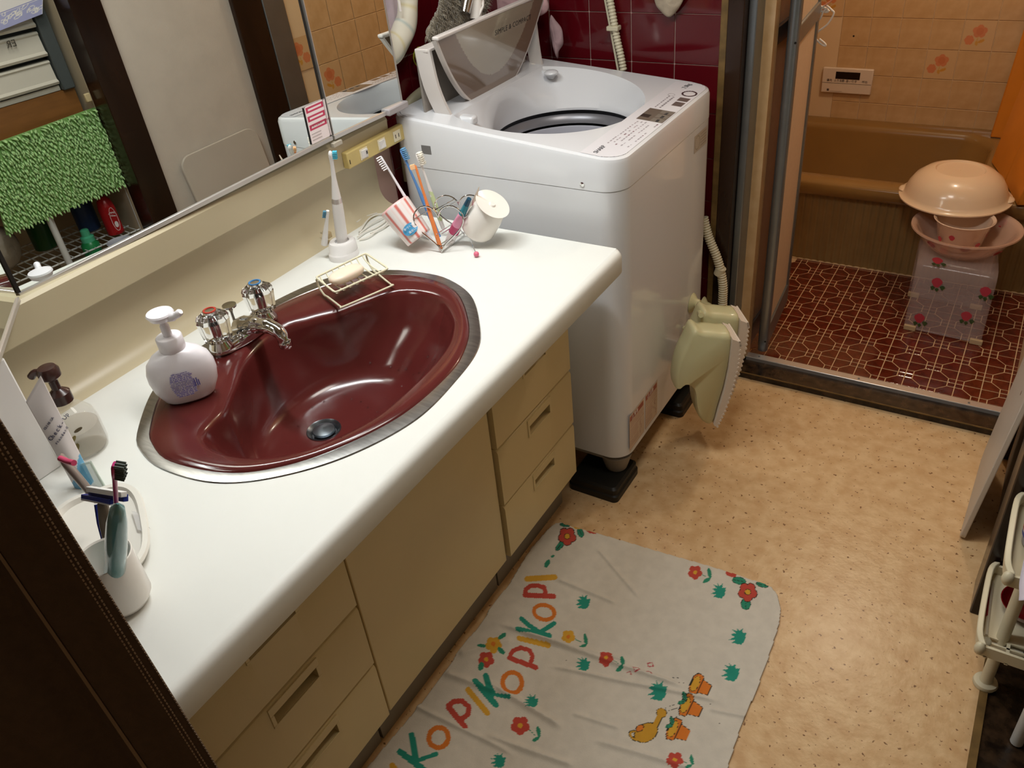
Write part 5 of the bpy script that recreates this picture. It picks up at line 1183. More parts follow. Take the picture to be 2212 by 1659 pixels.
p = P('x', .115, 1010, 15); MB().cyl(p-(0, .015, .01), p+(0, .02, .045), .013, .016, 18).build('valve', m_chrome, tp_)
p = P('x', .12, 1030, 22); MB().cyl(p-(0, .008, .018), p+(0, .004, .03), .015, .015, 20).build('nut', m_wp, tp_); MB().tube([tuple(p+(.012, -.01, -.01)), tuple(p+(.02, .0, .01)), tuple(p+(.012, .014, .02))], .003, 6).build('clip', m_wp, tp_)
pr = thing('plaid_bag', 'round plaid fabric laundry bag hanging behind right mirror edge', 'bag', (.03, .12, 1.10))
pc = P('x', .05, 812, -12); vs = []; cl_ = []; nu, nv = 96, 20; Rm, rm = .112, .030
for j in range(nv):
    for i in range(nu):
        a = 2*math.pi*i/nu; b = 2*math.pi*j/nv; r = Rm+rm*math.cos(b)+.002*math.sin(a*9+b*2); vs.append((pc[0]+.022*math.sin(b), pc[1]+r*math.cos(a), pc[2]+r*math.sin(a)*1.12))
        c_ = '#ddd9c9'; 
        if i % 12 == 0: c_ = '#b7c1ba'
        if i % 12 == 6: c_ = '#d6cca4'
        if j % 10 in (3,): c_ = '#b3b8ae'
        cl_.append(lin(c_))
fs = [(j*nu+i, j*nu+(i+1) % nu, ((j+1) % nv)*nu+(i+1) % nu, ((j+1) % nv)*nu+i) for j in range(nv) for i in range(nu)]
painted('plaid_rim', np.array(vs), fs, np.array(cl_), mat('plaid', '#ffffff', .85, attr='print'), pr)
MB().ball((pc[0]-.012, pc[1], pc[2]), (.012, .10, .11), 32, 12).build('lining', mat('lilac_lining', '#c9bcc9', .7, noise=.15, nscale=40), pr)
q = P('x', .07, 863, 10); MB().tube([q+(0, 0, .05), q, q-(0, 0, .014)], .0035, 8).build('zip_pull', m_wp, pr)
# ================================================================ leaning board on the right
bd = thing('leaning_board', 'pale rounded board leaning against plaster wall right of bathroom doorway', 'board', (1.48, .45, 0))
A = np.array([1.448, .268, .002]); B = np.array([1.458, .620, .002]); TN = np.array([1.502, .222, .668]); TF = np.array([1.502, .578, .686])
def bq(u, v): return (A*(1-u)+B*u)*(1-v)+(TN*(1-u)+TF*u)*v
rc_ = []
for (u, v, a0_) in ((1, 1, 0), (0, 1, 90), (0, 0, 180), (1, 0, 270)):
    ru, rv = .13, .07
    if (u, v) == (0, 0): ru, rv = .05, .03
    cu_, cv_ = (u-ru if u else ru), (v-rv if v else rv)
    for k in range(7): a = math.radians(a0_+90*k/6); rc_.append(bq(cu_+ru*math.cos(a), cv_+rv*math.sin(a)))
nb_ = np.cross(B-A, TN-A); nb_ /= np.linalg.norm(nb_)
if nb_[0] > 0: nb_ = -nb_
MB().prism([tuple(p) for p in rc_], tuple(-nb_*.012)).build('panel', mat('board_white', '#c6bcb0', .45, noise=.05, nscale=5), bd, bevel=.002)
p = bq(.25, .62); MB().cyl(p+nb_*.0002, p+nb_*.001, .006, n=12).build('stain', mat('rust', '#6a4a34', .7), bd)
# ================================================================ white slide-out rack on the right
m_ivory = mat('ivory_plastic', '#d9d0b4', .35)
rk = thing('slide_rack', 'ivory two-tier slide-out rack with grid shelves at right edge', 'rack', (1.62, -.02, 0))
post_top = .365
MB().lathe((1.552, -.135, 0), [(.022, 0), (.024, .005), (.022, .011), (.013, .014), (.0115, .02), (.0115, post_top)], 24).build('post', m_ivory, rk)
MB().lathe((1.80, -.135, 0), [(.022, 0), (.024, .005), (.022, .011), (.013, .014), (.0115, .02), (.0115, post_top)], 24).build('post', m_ivory, rk)
MB().lathe((1.80, .02, 0), [(.022, 0), (.024, .005), (.022, .011), (.013, .014), (.0115, .02), (.0115, post_top)], 24).build('post', m_ivory, rk)
for (z, dy, x0_) in ((.15, .0, 1.505), (.35, .0, 1.508)):
    y0_, y1_ = -.195+dy, .038+dy
    a_ = [(x0_+.012, y1_, z+.030), (x0_+.002, y1_-.03, z+.034), (x0_, (y0_+y1_)/2, z+.036), (x0_+.002, y0_+.03, z+.034), (x0_+.012, y0_, z+.030)]
    q = spline([Vector(p) for p in a_], 4)
    MB().loft([[(p.x-.004, p.y, p.z), (p.x+.007, p.y, p.z+.002), (p.x+.008, p.y, p.z-.022), (p.x, p.y, p.z-.034)] for p in q], True, True, True).build('front_rail', m_ivory, rk, bevel=.002)
    MB().box((x0_+.008, y0_, z-.004), (1.86, y0_+.006, z+.024)).build('side_rail', m_ivory, rk, bevel=.001)
    MB().box((x0_+.008, y1_-.006, z-.004), (1.86, y1_, z+.024)).build('side_rail', m_ivory, rk, bevel=.001)
    MB().ball((x0_+.010, y0_, z+.016), (.010, .010, .016), 14, 8).build('rail_end', m_ivory, rk)
    if z > .3: MB().box((x0_+.01, y0_+.004, z-.004), (1.86, y1_-.004, z)).build('shelf_plate', m_ivory, rk)
    else:
        MB().box((x0_+.01, y0_+.05, z-.004), (1.64, y1_-.004, z)).build('shelf_plate', m_ivory, rk)
        for k in range(8): MB().box((x0_+.02+k*.036, y0_, z-.006), (x0_+.026+k*.036, y1_, z-.001)).build('slat', m_ivory, rk)
        for k in range(3): MB().box((x0_+.01, y0_+.015+k*.02, z-.006), (1.86, y0_+.019+k*.02, z-.001)).build('slat', m_ivory, rk)
zsh = .351
p = P('z', zsh, 2196, 1178); jr = thing('clear_tub', 'clear plastic tub with blue and red printed band on upper rack tier', 'tub', (p[0]+.04, p[1]+.01, zsh))
jc = (p[0]+.045, p[1]+.02, zsh)
MB().lathe(jc, [(.034, 0), (.040, .004), (.045, .10), (.047, .104), (.045, .106), (.043, .10), (.038, .006), (.001, .004)], 32, cap1=False).build('tub', clear_mat('tub_clear', '#d8d8e4', .6), jr)
for c_, h0, h1 in (('#d8d6e0', .03, .08), ('#3a4f9e', .022, .03), ('#b8463a', .034, .048), ('#3a4f9e', .058, .070)): MB().lathe(jc, [(.0412+h0*.05+(.0006 if c_ != '#d8d6e0' else 0), h0), (.0412+h1*.05+(.0006 if c_ != '#d8d6e0' else 0), h1)], 32, cap0=False, cap1=False).build('printed_band', mat('band'+c_, c_, .4), jr)
pp = thing('folded_paper', 'lilac-white folded sheet lying over dark pack on upper rack tier', 'paper', (1.60, -.10, zsh))
A = P('z', zsh+.035, 2193, 1215); MB().grid(lambda u, v: (A[0]+.012+u*.12, A[1]-.10+v*.11+.02*u, A[2]+.015*math.sin(u*4)+.010*math.cos(v*5+u)), 14, 14).build('sheet', mat('lilac_paper', '#cfc8d6', .7), pp, solid=.001)
dp = thing('dark_pack', 'black pack with red flower print and barcode under the folded sheet', 'pack', (1.58, -.06, zsh))
MB().box((1.566, -.150, zsh), (1.70, -.015, zsh+.012)).build('pack', mat('pack_black', '#241a1c', .35), dp, bevel=.002)
for k in range(9): MB().box((1.5665+.0, -.148+k*.010, zsh+.0118), (1.573, -.143+k*.010, zsh+.0125)).build('barcode_stripe', m_white, dp)
mb = MB(); disc(mb, np.array([1.59, -.10, zsh+.0121]), np.array([1, 0, 0.]), np.array([0, 1, 0.]), np.array([0, 0, 1.]), .012); mb.build('flower_print', mat('crimson', '#a01c30', .4), dp, fixn=False)
rb = P('z', .165, 2168, 1310)
rbo = thing('red_bowl', 'glossy dark red bowl on lower tier of ivory rack', 'bowl', (rb[0]+.035, rb[1]+.02, .151))
MB().lathe((rb[0]+.040, rb[1]+.015, .151), [(.02, 0), (.034, .004), (.046, .018), (.050, .030), (.048, .030), (.042, .018), (.03, .007), (.001, .005)], 36, cap1=False).build('bowl', mat('dark_red_gloss', '#6e1014', .1, coat=.6), rbo)
ck = thing('clear_stick', 'clear plastic stick tool lying inside lower rack front rail', 'tool', (1.52, -.05, .153))
MB().tube([P('z', .156, 2143, 1255), P('z', .156, 2138, 1300), P('z', .156, 2133, 1345), P('z', .156, 2131, 1372)], [.004, .0035, .003, .003], 8).build('stick', clear_mat('clear_tool', '#cfc8b8', .6), ck)
MB().ball(tuple(P('z', .158, 2130, 1385)), (.010, .012, .004), 14, 8).build('paddle', clear_mat('clear_tool2', '#b4b09c', .7), ck)
MB().cyl(P('z', .157, 2137, 1268), P('z', .157, 2131, 1330), .0028, n=8).build('red_edge', mat('red_edge', '#8c2a30', .4), ck)
np_ = thing('printed_bag', 'white printed paper bag with yellow patch under rack slats', 'paper', (1.62, -.1, .125))
A = P('z', .085, 2150, 1330)
ops = [('ell', 70, 34, 9, 7, 20, '#d8c820'), ('ell', 80, 30, 6, 5, 20, '#d8c820')]
for k in range(9): ops.append(('ring', 12+k*11, 20+7*math.sin(k*2), 5, 3.5, k*40, 1.2, '#2a2626'))
card('sheet', (1.535, -.175, .138), (.22, 0, 0), (0, .11, 0), 120, 60, '#dcd6c8', ops, pr_m, np_)
# ================================================================ recess shelf seen in the mirror
m_wires = mat('white_wire', '#c9c9c6', .35)
XS = 1.62
fr0 = M(XS, 150, 568); fr1 = M(XS, 308, 490); zsf = float((fr0[2]+fr1[2])/2)
sw = thing('wire_shelf', 'white wire shelf with poles holding detergent bottles in the recess', 'shelf', (1.8, -.15, 0))
for q in ((107, 490, 150, 568), (280, 420, 308, 490)):
    b_ = M(XS, q[2], q[3]); MB().cyl((XS, b_[1], 0), (XS, b_[1], zsf+.26), .0115, n=16).build('pole', m_wires, sw)
for y_ in (fr0[1]-.20, fr1[1]+.02): MB().cyl((XS, y_, zsf), (1.95, y_, zsf), .003, n=8).build('wire', m_wires, sw)
for k in range(5): MB().cyl((XS+.01+k*.08, fr0[1]-.22, zsf), (XS+.01+k*.08, fr1[1]+.03, zsf), .003, n=8).build('wire', m_wires, sw)
k = 0; y_ = fr0[1]-.2
while y_ < fr1[1]+.02: MB().cyl((XS, y_, zsf+.004), (1.95, y_, zsf+.004), .0017, n=6).build('wire', m_wires, sw); y_ += .028
def bottle(nm, lab, x, y, z, prof_, mats, sq=1.0):
    t = thing(nm, lab, 'bottle', (x, y, z))
    for (part, pf, m_) in zip(('body', 'cap', 'shoulder'), prof_, mats): MB().lathe((x, y, z), pf, 28, squash=sq).build(part, m_, t)
    return t
zb_ = zsf+.006
r_ = M(XS+.05, 258, 518); rbt = bottle('red_bottle', 'red cleaner bottle with white label on wire shelf, seen in mirror', XS+.05, r_[1], zb_, [[(.024, 0), (.030, .004), (.030, .10), (.024, .13), (.012, .145)]], [mat('red_bottle', '#a8161c', .3)])
ops = [('poly', [(4, 4), (36, 4), (36, 96), (4, 96)], '#a8161c'), ('ring', 20, 50, 16, 44, 0, 2, '#e8e2e2'), ('ell', 20, 30, 9, 12, 0, '#e8e2e2'), ('line', [(10, 60), (30, 66)], 3, '#e8e2e2'), ('line', [(10, 74), (30, 78)], 3, '#e8e2e2')]
card('label', (XS+.05-.0318, r_[1]+.016, zb_+.012), (0, -.032, 0), (0, 0, .10), 40, 100, '#a8161c', ops, pr_m, rbt)
text('lettering', 'ピンク', m_white, (XS+.05-.0325, r_[1]+.010, zb_+.082), (0, -1, 0), (0, 0, 1), .009, rbt)
r_ = M(XS+.04, 200, 540); bottle('green_bottle', 'translucent green bottle cap on wire shelf, seen in mirror', XS+.04, r_[1], zb_-.04, [[(.030, 0), (.032, .004), (.032, .046), (.022, .060)], [(.024, .058), (.024, .075), (.016, .080), (.015, .10), (.011, .104), (.001, .105)]], [mat('green_body', '#1c7a44', .3), mat('green_cap', '#4fae86', .25)])
r_ = M(XS+.2, 185, 470); bottle('blue_bottle', 'blue detergent bottle standing deep behind the green one', XS+.2, r_[1], zb_, [[(.035, 0), (.04, .004), (.04, .12), (.02, .15)]], [mat('blue_body', '#27406e', .3)])
r_ = M(XS+.2, 90, 510); bottle('dark_green_bottle', 'dark green bottle standing deep under the mop mat', XS+.2, r_[1], zb_, [[(.035, 0), (.04, .004), (.04, .14), (.02, .17)]], [mat('dgreen_body', '#1d4a22', .3)])
# green chenille mop mat hanging on the cabinet front
m_chen = mat('chenille_green', '#b0d692', .9, noise=.15, nscale=60)
XM_ = 1.60
mt_ = thing('chenille_mat', 'light green chenille mop mat hanging on wooden cabinet, seen in mirror', 'mat', (XM_, -.2, .62))
TLq, TRq, BRq, BLq = M(XM_, -40, 320), M(XM_, 205, 232), M(XM_, 280, 395), M(XM_, 15, 508)
BLq = BLq+(TLq-TLq); nrm = np.array([-1.0, 0, 0])
base = [TLq, TRq, BRq, BLq]
MB().prism([tuple(p) for p in base], (.006, 0, 0)).build('backing', mat('mat_backing', '#7ca65c', .9), mt_)
mb = MB(); rn = random.Random(4); N1, N2 = 40, 26
for j in range(N2):
    for i in range(N1):
        u = (i+rn.random()*.8)/N1; v = (j+rn.random()*.8)/N2
        p = (TLq*(1-u)+TRq*u)*(1-v)+(BLq*(1-u)+BRq*u)*v; d = np.array([-.8, rn.uniform(-.5, .5), -1.0+(.9 if j == 0 else 0)]); d /= np.linalg.norm(d)
        L = rn.uniform(.010, .015)*(1.7 if j == 0 else 1); mb.tube([p, p+d*L*.6-(.002, 0, 0), p+d*L+np.array([-.001, 0, -.003])], [.0029, .0034, .0022], 6)
o = mb.build('chenille_tufts', m_chen, mt_, sharp=180); o['kind'] = 'stuff'
pg = thing('wooden_peg', 'pale plastic peg clip holding top corner of the green mat', 'clip', tuple(M(XM_-.01, 190, 205)))
p = M(XM_-.01, 188, 208); MB().box(tuple(p-(.008, .010, .018)), tuple(p+(.004, .010, .010))).build('clip', mat('pale_wood', '#cfb98e', .5), pg, bevel=.003)
p2 = M(XM_-.01, 222, 222); MB().ball(tuple(p2), .009, 12, 8).build('bead', mat('pale_wood', '#cfb98e', .5), pg)
# wooden cabinet board behind, grey frame with white storage drawers above
zc0 = float(M(1.66, 100, 205)[2]); 
wcb = thing('wooden_cabinet', 'brown wooden cabinet carrying storage drawers in the recess', 'cabinet', (1.85, -.35, zc0-.25))
MB().box((1.66, -.85, zc0-.24), (2.08, .03, zc0)).build('body', mat('brown_ply', '#8a5a2c', .4, noise=.2, nscale=8, stretch=(1, 1, 6)), wcb, bevel=.003)
sdw = thing('storage_drawers', 'stack of white storage drawers in a dark grey frame', 'storage drawers', (1.85, -.35, zc0))
m_dg = mat('dark_grey_plastic', '#4b5050', .4); m_wd = mat('drawer_white', '#cdc6b8', .4)
MB().box((1.64, -.015, zc0), (1.68, .028, 1.6)).build('frame_post', m_dg, sdw, bevel=.004)
MB().box((1.70, -.85, zc0), (2.05, -.015, 1.6)).build('frame', m_dg, sdw)
z = zc0+.022
MB().box((1.66, -.84, zc0+.002), (2.0, -.018, zc0+.018)).build('base_rail', m_wd, sdw)
for k in range(4):
    fr = MB(); h = .078; prof_ = [(1.66, z), (1.645, z+.002), (1.640, z+.010), (1.650, z+.018), (1.655, z+h-.012), (1.650, z+h-.006), (1.655, z+h), (1.69, z+h)]
    fr.loft([[(x, -.84, zz) for x, zz in prof_], [(x, -.02, zz) for x, zz in prof_]], True, True, True); fr.build('drawer', m_wd, sdw, sharp=30); z += h+.012
p = M(1.64, 8, 97); text('lettering', 'ER', mat('faded_ink', '#4a453c', .7), (1.6405, p[1]+.04, p[2]-.012), (0, -1, 0), (0, 0, 1), .03, sdw)
lt = thing('lace_cloth', 'white cloth with blue lace border draped over the storage drawers', 'cloth', tuple(M(1.60, 40, 40)))
q = [M(1.615, *a) for a in ((-40, -10), (75, -15), (92, 30), (-40, 82))]
nu, nv = 80, 60; ops = []
rn = random.Random(8)
ops.append(('poly', [(0, 0), (80, 0), (80, 24), (0, 24)], '#a5a6cc')); ops.append(('line', [(0, 25), (80, 25)], 1.6, '#4b58b4'))
for k in range(26): ops.append(('ring', rn.uniform(0, 80), rn.uniform(8, 22), rn.uniform(2, 5), rn.uniform(1.5, 3), rn.uniform(0, 180), .9, '#ece6da'))
card('cloth', q[3], q[2]-q[3], q[0]-q[3], nu, nv, '#e6e0dc', ops, mat('cloth_print', '#ffffff', .9, attr='print'), lt)
pl_ = thing('plastic_sack', 'pale crumpled plastic sack on floor of the recess', 'sack', (1.8, -.42, zsf))
p = M(1.7, 45, 480); cloth('paper_sack', [(0, 0)]*3, .0, .0, m_white, 'x', 'y') if False else None
MB().ball((1.76, fr0[1]-.16, zsf+.09), (.07, .08, .085), 18, 12).build('sack', mat('sack', '#8f8474', .7, noise=.2, nscale=20, bump=1, bscale=20, bdist=.01), pl_)
# ================================================================ curtain in the left foreground
m_cur = mat('brown_curtain', '#54402f', .9, noise=.12, nscale=80, bump=.4, bscale=600)
m_thr = mat('tan_thread', '#a58c74', .8)
cu = thing('brown_curtain', 'dark brown curtain with stitched seams gathered at left foreground', 'curtain', (.5, -1.35, .02))
DV = np.array([-.76, -.65, 0]); DV /= np.linalg.norm(DV); NV = np.array([-DV[1], DV[0], 0]); NV = NV if NV@(CAM-np.array([.5, -1.3, 1])) > 0 else -NV
def cpos(s, z):
    ex = .700-.118*(z-.82); a = 14*math.sin(s*38+.6+z*.35)*.001*min(1, s*14)+.006*math.sin(s*95+z)*min(1, s*20); return np.array([ex, -1.222, z])+DV*s*(1+.10*(1.0-z))+NV*a
Ls = .62; nu, nv = 160, 40
MB().grid(lambda u, v: tuple(cpos(u*Ls, .02+v*1.75)), nu, nv).build('fabric', m_cur, cu, sharp=180, solid=.0016)
def s_at(u, v):   # distance along the fabric where a pixel lands
    best = None
    for s in np.linspace(0, Ls, 500):
        for z in (1.0,):
            pass
    d = ray(u, v); bestv = 1e9
    for s in np.linspace(0, Ls, 310):
        # closest z on this vertical line
        a = cpos(s, .9); e = np.array([0, 0, 1.0]); w = a-CAM; A_ = np.array([[e@e, -e@d], [e@d, -d@d]]); q_ = np.linalg.solve(A_, np.array([-w@e, -w@d])); z = .9+q_[0]
        pz = proj(cpos(s, z)); dd_ = math.hypot(pz[0]-u, pz[1]-v)
        if dd_ < bestv: bestv, best = dd_, s
    return best
for u in (280, 252, 222, 212):
    s0 = s_at(u, 1300); mb = MB(); z = .3
    while z < 1.6:
        a = cpos(s0, z)+NV*.0016; b = cpos(s0, z+.0030)+NV*.0016; mb.tube([a, b], .0009, 4); z += .0052
    o = mb.build('stitching', m_thr, cu); o['kind'] = 'stuff'
s0 = s_at(70, 1300); mb = MB(); mb.loft([[tuple(cpos(s0-.003, z)+NV*.002), tuple(cpos(s0+.003, z)+NV*.002)] for z in np.linspace(.1, 1.6, 60)], False); mb.build('light_stripe', mat('tan_stripe', '#8f7860', .85), cu, fixn=False)
# ================================================================ printed towel mat on the floor
c7 = lambda a, b: (1050+a/2.967, 1100+b/2.967); c8 = lambda a, b: (780+a/3.078, 1120+b/3.078)
OUTP = [c8(*q) for q in ((1340, 22), (1290, 30), (1240, 70), (1130, 190), (1060, 300), (985, 430), (905, 530), (850, 600), (830, 650), (765, 735), (700, 800), (640, 880), (600, 960), (540, 1040), (400, 1220), (300, 1340), (170, 1490), (30, 1659), (-250, 1990))]+[(1380, 2150), (1480, 1900), (1572, 1659)]+[c7(*q) for q in ((1550, 1659), (1640, 1380), (1740, 1150), (1830, 900), (1880, 740), (1893, 640), (1870, 540), (1830, 490), (1750, 460), (1560, 400), (1290, 320), (1000, 235), (700, 145), (500, 92))]
x0m, x1m, y0m, y1m = .44, 1.18, -1.25, -.06; cell = .0021
nx = int((x1m-x0m)/cell); ny = int((y1m-y0m)/cell)
XX, YY = np.meshgrid(np.linspace(x0m, x1m, nx+1), np.linspace(y0m, y1m, ny+1)); X_ = XX.ravel(); Y_ = YY.ravel()
px = proj(np.stack([X_, Y_, np.full_like(X_, .007)], 1)); inside = inpoly(px[:, 0], px[:, 1], OUTP)
RED, ORG, YEL, TEA, GRN, BLK = '#bf4a3c', '#d97a2c', '#d8a436', '#27907c', '#2f8a6c', '#2a2a22'
ops = []
def ln(c, pts, w, col):
    k = 2.967 if c is c7 else 3.078; ops.append(('line', [c(*p) for p in pts], w/k, col))
def rg_(c, x, y, rx, ry, a, w, col): k = 2.967 if c is c7 else 3.078; p = c(x, y); ops.append(('ring', p[0], p[1], rx/k, ry/k, a, w/k, col))
def el_(c, x, y, rx, ry, a, col): k = 2.967 if c is c7 else 3.078; p = c(x, y); ops.append(('ell', p[0], p[1], rx/k, ry/k, a, col))
ln(c7, [(262, 446), (440, 436)], 36, YEL)
ln(c7, [(250, 548), (432, 556)], 32, RED); ln(c7, [(250, 548), (254, 512), (285, 490), (330, 488), (372, 500), (380, 530), (378, 552)], 28, RED)
rg_(c7, 372, 657, 66, 46, 12, 26, ORG)
ln(c7, [(205, 770), (402, 808)], 38, TEA); ln(c7, [(226, 698), (280, 745), (345, 785)], 30, TEA); ln(c7, [(345, 785), (436, 728)], 30, TEA)
ln(c7, [(212, 826), (398, 872)], 32, YEL)
ln(c7, [(150, 950), (318, 1012)], 32, RED); ln(c7, [(150, 945), (172, 905), (222, 886), (278, 902), (298, 940), (285, 985)], 28, RED)
rg_(c7, 167, 1108, 62, 66, 0, 30, ORG)
ln(c8, [(760, 1085), (895, 1235)], 42, TEA); ln(c8, [(828, 1045), (848, 1120), (875, 1165)], 40, TEA); ln(c8, [(870, 1165), (985, 1190)], 22, TEA)
ln(c8, [(712, 1140), (838, 1290)], 40, YEL)
ln(c8, [(583, 1255), (690, 1385)], 40, RED); ln(c8, [(580, 1245), (615, 1215), (670, 1212), (716, 1250), (710, 1300), (665, 1335)], 34, RED)
rg_(c8, 515, 1457, 64, 68, 20, 34, ORG)
ln(c8, [(335, 1438), (365, 1600)], 42, TEA); ln(c8, [(258, 1548), (430, 1680)], 44, TEA); ln(c8, [(370, 1610), (500, 1566)], 28, TEA)
ln(c8, [(205, 1640), (330, 1790)], 40, YEL); ln(c8, [(60, 1760), (180, 1900)], 40, RED)
def flower(c, x, y, r, col=RED, cc=YEL, out=False):
    if out:
        for k in range(5): el_(c, x+r*.56*math.cos(k*1.2566+.3), y+r*.56*math.sin(k*1.2566+.3), r*.50, r*.50, 0, BLK)
    for k in range(5): el_(c, x+r*.56*math.cos(k*1.2566+.3), y+r*.56*math.sin(k*1.2566+.3), r*.46-(2 if out else 0), r*.46-(2 if out else 0), 0, col)
    el_(c, x, y, r*.42, r*.42, 0, col)
    if out: el_(c, x, y, r*.34, r*.34, 0, BLK)
    el_(c, x, y, r*.27, r*.27, 0, cc)
def leafp(c, x, y, a, L=30, w=14, out=False):
    if out: el_(c, x, y, L+3, w+3, a, BLK)
    el_(c, x, y, L, w, a, GRN)
    if out: ln(c, [(x-L*.8*math.cos(math.radians(a)), y-L*.8*math.sin(math.radians(a))), (x+L*.8*math.cos(math.radians(a)), y+L*.8*math.sin(math.radians(a)))], 3, BLK)
flower(c8, 880, 840, 56, YEL, ORG); leafp(c8, 938, 785, -40, 34, 16); leafp(c8, 800, 850, 10, 30, 14); leafp(c8, 932, 878, 40, 30, 16); flower(c8, 832, 936, 54, RED, YEL); leafp(c8, 797, 982, 110, 30, 18)
leafp(c7, 518+-45, 232, -50, 38, 16, True); leafp(c7, 605, 148, 70, 30, 18, True); leafp(c7, 505, 100, 5, 32, 10, True); leafp(c7, 575, 108, 20, 36, 13); ops[-1] = ops[-1][:-1]+(YEL,); leafp(c7, 675, 140, 15, 34, 12); ops[-1] = ops[-1][:-1]+(RED,)
flower(c7, 520, 172, 58, RED, YEL, True)
leafp(c8, 1238, 300, 120, 30, 16); leafp(c8, 1275, 250, -20, 14, 8)
for (x, y, r, col, lx, ly) in ((527, 815, 44, YEL, 632, 848), (770, 960, 48, RED, 868, 990), (1340, 405, 46, RED, 1425, 425), (218, 1385, 62, RED, 330, 1440), (1210, 1608, 56, RED, 1312, 1620)):
    ln(c7, [(x+r*.7, y+8), (lx-20, ly+6)], 5, GRN); leafp(c7, lx+6, ly-16, 80, 34, 13); leafp(c7, lx-12, ly+32, 150, 26, 12); flower(c7, x, y, r, col, ORG if col == YEL else YEL)
leafp(c7, 1622, 456, 10, 44, 22, True); leafp(c7, 1665, 605, 92, 36, 30, True); leafp(c7, 1770, 480, 15, 38, 13, True); el_(c7, 1570, 412, 36, 20, 15, RED); flower(c7, 1677, 527, 62, RED, YEL, True)
def tuft(x, y, s=50, a=0):
    pts = [(-.3, -1), (.1, -.55), (.45, -.95), (.5, -.4), (.95, -.5), (.9, .5), (.55, .95), (-.55, .9), (-.1, .5), (-.9, .6), (-.3, .15), (-.9, -.05), (-.25, -.25), (-.7, -.6), (-.1, -.55)]
    ca, sa = math.cos(a), math.sin(a); ops.append(('poly', [c7(x+s*(p*ca-q*sa), y+s*(p*sa+q*ca)) for p, q in pts], TEA))
for (x, y, s) in ((618, 590, 50), (1488, 520, 50), (1612, 812, 56), (1565, 1040, 60), (618, 988, 48), (285, 1228, 50), (1095, 1160, 66), (75, 1605, 50)): tuft(x, y, s, .15)
for pts in ([(905, 1045), (925, 1040), (930, 1058)], [(940, 1020), (975, 1018), (985, 1035), (955, 1045), (945, 1025)], [(1030, 1045), (1050, 1040), (1062, 1062)], [(1035, 985), (1065, 982), (1072, 1005), (1040, 1008), (1036, 985)]): ln(c7, pts, 6, '#b84a50')
def pot(x, y, s, pl=False):
    a = math.radians(25); R2_ = lambda p, q: (x+s*(p*math.cos(a)-q*math.sin(a)), y+s*(p*math.sin(a)+q*math.cos(a)))
    for g_, colr in ((1.08, BLK), (1.0, ORG)):
        ops.append(('poly', [c7(*R2_(p*g_, q*g_)) for p, q in ((-.55, -.95), (-.05, -.9), (.05, -.62), (.95, -.45), (.95, .42), (.05, .62), (-.05, .85), (-.55, .95), (-.8, .5), (-.85, -.5))], colr))
    p_ = R2_(-.45, 0); el_(c7, p_[0], p_[1], s*.36, s*.76, 25, BLK); el_(c7, p_[0], p_[1], s*.32, s*.70, 25, YEL)
    ln(c7, [R2_(.02, -.8), R2_(.02, .8)], 4, BLK)
    if pl: q_ = R2_(-.5, -.3); leafp(c7, q_[0]-12, q_[1]-30, 70, 26, 12, True); leafp(c7, q_[0]-30, q_[1]+4, 160, 26, 11, True)
pot(1370, 1130, 72); pot(1308, 1270, 74, True); pot(1228, 1420, 76, True)
for g_, colr in ((4, BLK), (0, '#c9962f')):
    ln(c7, [(1050, 1440), (1090, 1370), (1118, 1318)], 34+g_*2, colr); el_(c7, 1025, 1430, 78+g_, 56+g_, -30, colr); el_(c7, 1125, 1303, 32+g_, 26+g_, 30, colr); rg_(c7, 960, 1450, 40, 24, 30, 12+g_*2, colr)
el_(c7, 985, 1400, 30, 22, -40, BLK); el_(c7, 985, 1400, 26, 18, -40, ORG)
for k in range(6): ln(c7, [(1150+k*13, 1275-k*5), (1156+k*13, 1272-k*5)], 3, BLK); ln(c7, [(1160+k*12, 1292-k*3), (1166+k*12, 1290-k*3)], 3, BLK)
for q in ((1200, 1078), (1230, 1080), (1238, 1110), (1268, 1112)): el_(c7, q[0], q[1], 5, 3, 20, BLK)
for q in ((512, 968), (1438, 1248), (1497, 1370), (1428, 1502)): el_(c7, q[0], q[1], 3, 4, 0, BLK)
colm = paint(px[:, 0], px[:, 1], '#d6cfc2', ops)
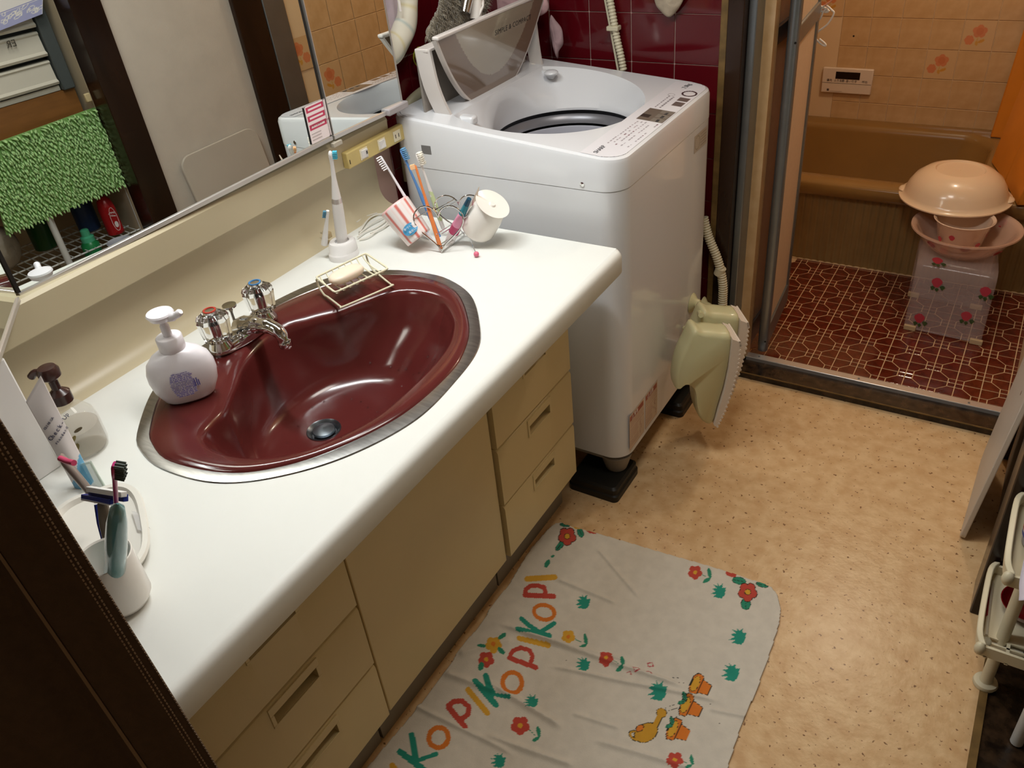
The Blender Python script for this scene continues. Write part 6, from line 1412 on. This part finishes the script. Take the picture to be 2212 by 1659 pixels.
# worn stitched hem shade of the cloth itself and wrinkle relief
zz = .006+.0016*np.sin(X_*21+Y_*9+1.5*np.sin(Y_*13))*np.sin(Y_*17-X_*6)
for (ax_, ay_, bx_, by_, amp, wd) in [(*P('z', .007, *a)[:2], *P('z', .007, *b)[:2], am*1.5, w) for a, b, am, w in ((c7(460, 450), c7(830, 600), .004, .006), (c7(100, 740), c7(1250, 1130), .005, .006), (c7(250, 800), c7(900, 970), .004, .006), (c7(0, 1100), c7(480, 1390), .006, .008), (c7(430, 1010), c7(1480, 1225), .004, .005), (c7(700, 1480), c7(1450, 1700), .004, .007), (c7(0, 1450), c7(560, 1640), .005, .007), (c7(1430, 1280), c7(1700, 1330), .003, .005), (c7(560, 1310), c7(850, 1400), .003, .005), (c7(720, 260), c7(980, 560), .003, .005), (c8(230, 1180), c8(1000, 1560), .004, .006), (c8(560, 1030), c8(900, 1150), .005, .008), (c8(650, 900), c8(1000, 800), .004, .01))]:
    dx, dy = bx_-ax_, by_-ay_; L2 = dx*dx+dy*dy; t = ((X_-ax_)*dx+(Y_-ay_)*dy)/L2; dist = ((X_-ax_)*dy-(Y_-ay_)*dx)/math.sqrt(L2); f = np.exp(-(dist/wd)**2)*np.exp(-np.clip(np.abs(t-.5)-.42, 0, None)**2/.005); zz += amp*f*np.where(dist > 0, 1, .8)
edge_ = np.zeros_like(X_)
zz = np.clip(zz, .0035, None)
idx = -np.ones(len(X_), int); ins2 = inside.reshape(ny+1, nx+1); fcell = ins2[:-1, :-1] & ins2[1:, :-1] & ins2[:-1, 1:] & ins2[1:, 1:]
J, I = np.nonzero(fcell); a = J*(nx+1)+I; quads = np.stack([a, a+1, a+nx+2, a+nx+1], 1); used = np.unique(quads); idx[used] = np.arange(len(used))
o = painted('towel_mat', np.stack([X_, Y_, zz], 1)[used], idx[quads].tolist(), colm[used], mat('towel_cloth', '#ffffff', .95, attr='print', noise=.10, nscale=40, bump=.5, bscale=500, bdist=.001), None, org=(.85, -.5, .0))
tag(o, 'white towel mat printed with colourful letters, flowers and plant pots on floor', 'mat')
sm = o.modifiers.new('s', 'SOLIDIFY'); sm.thickness = .003; sm.offset = -1
for ob_ in list(bpy.data.objects):
    if '_w' in ob_: del ob_['_w']
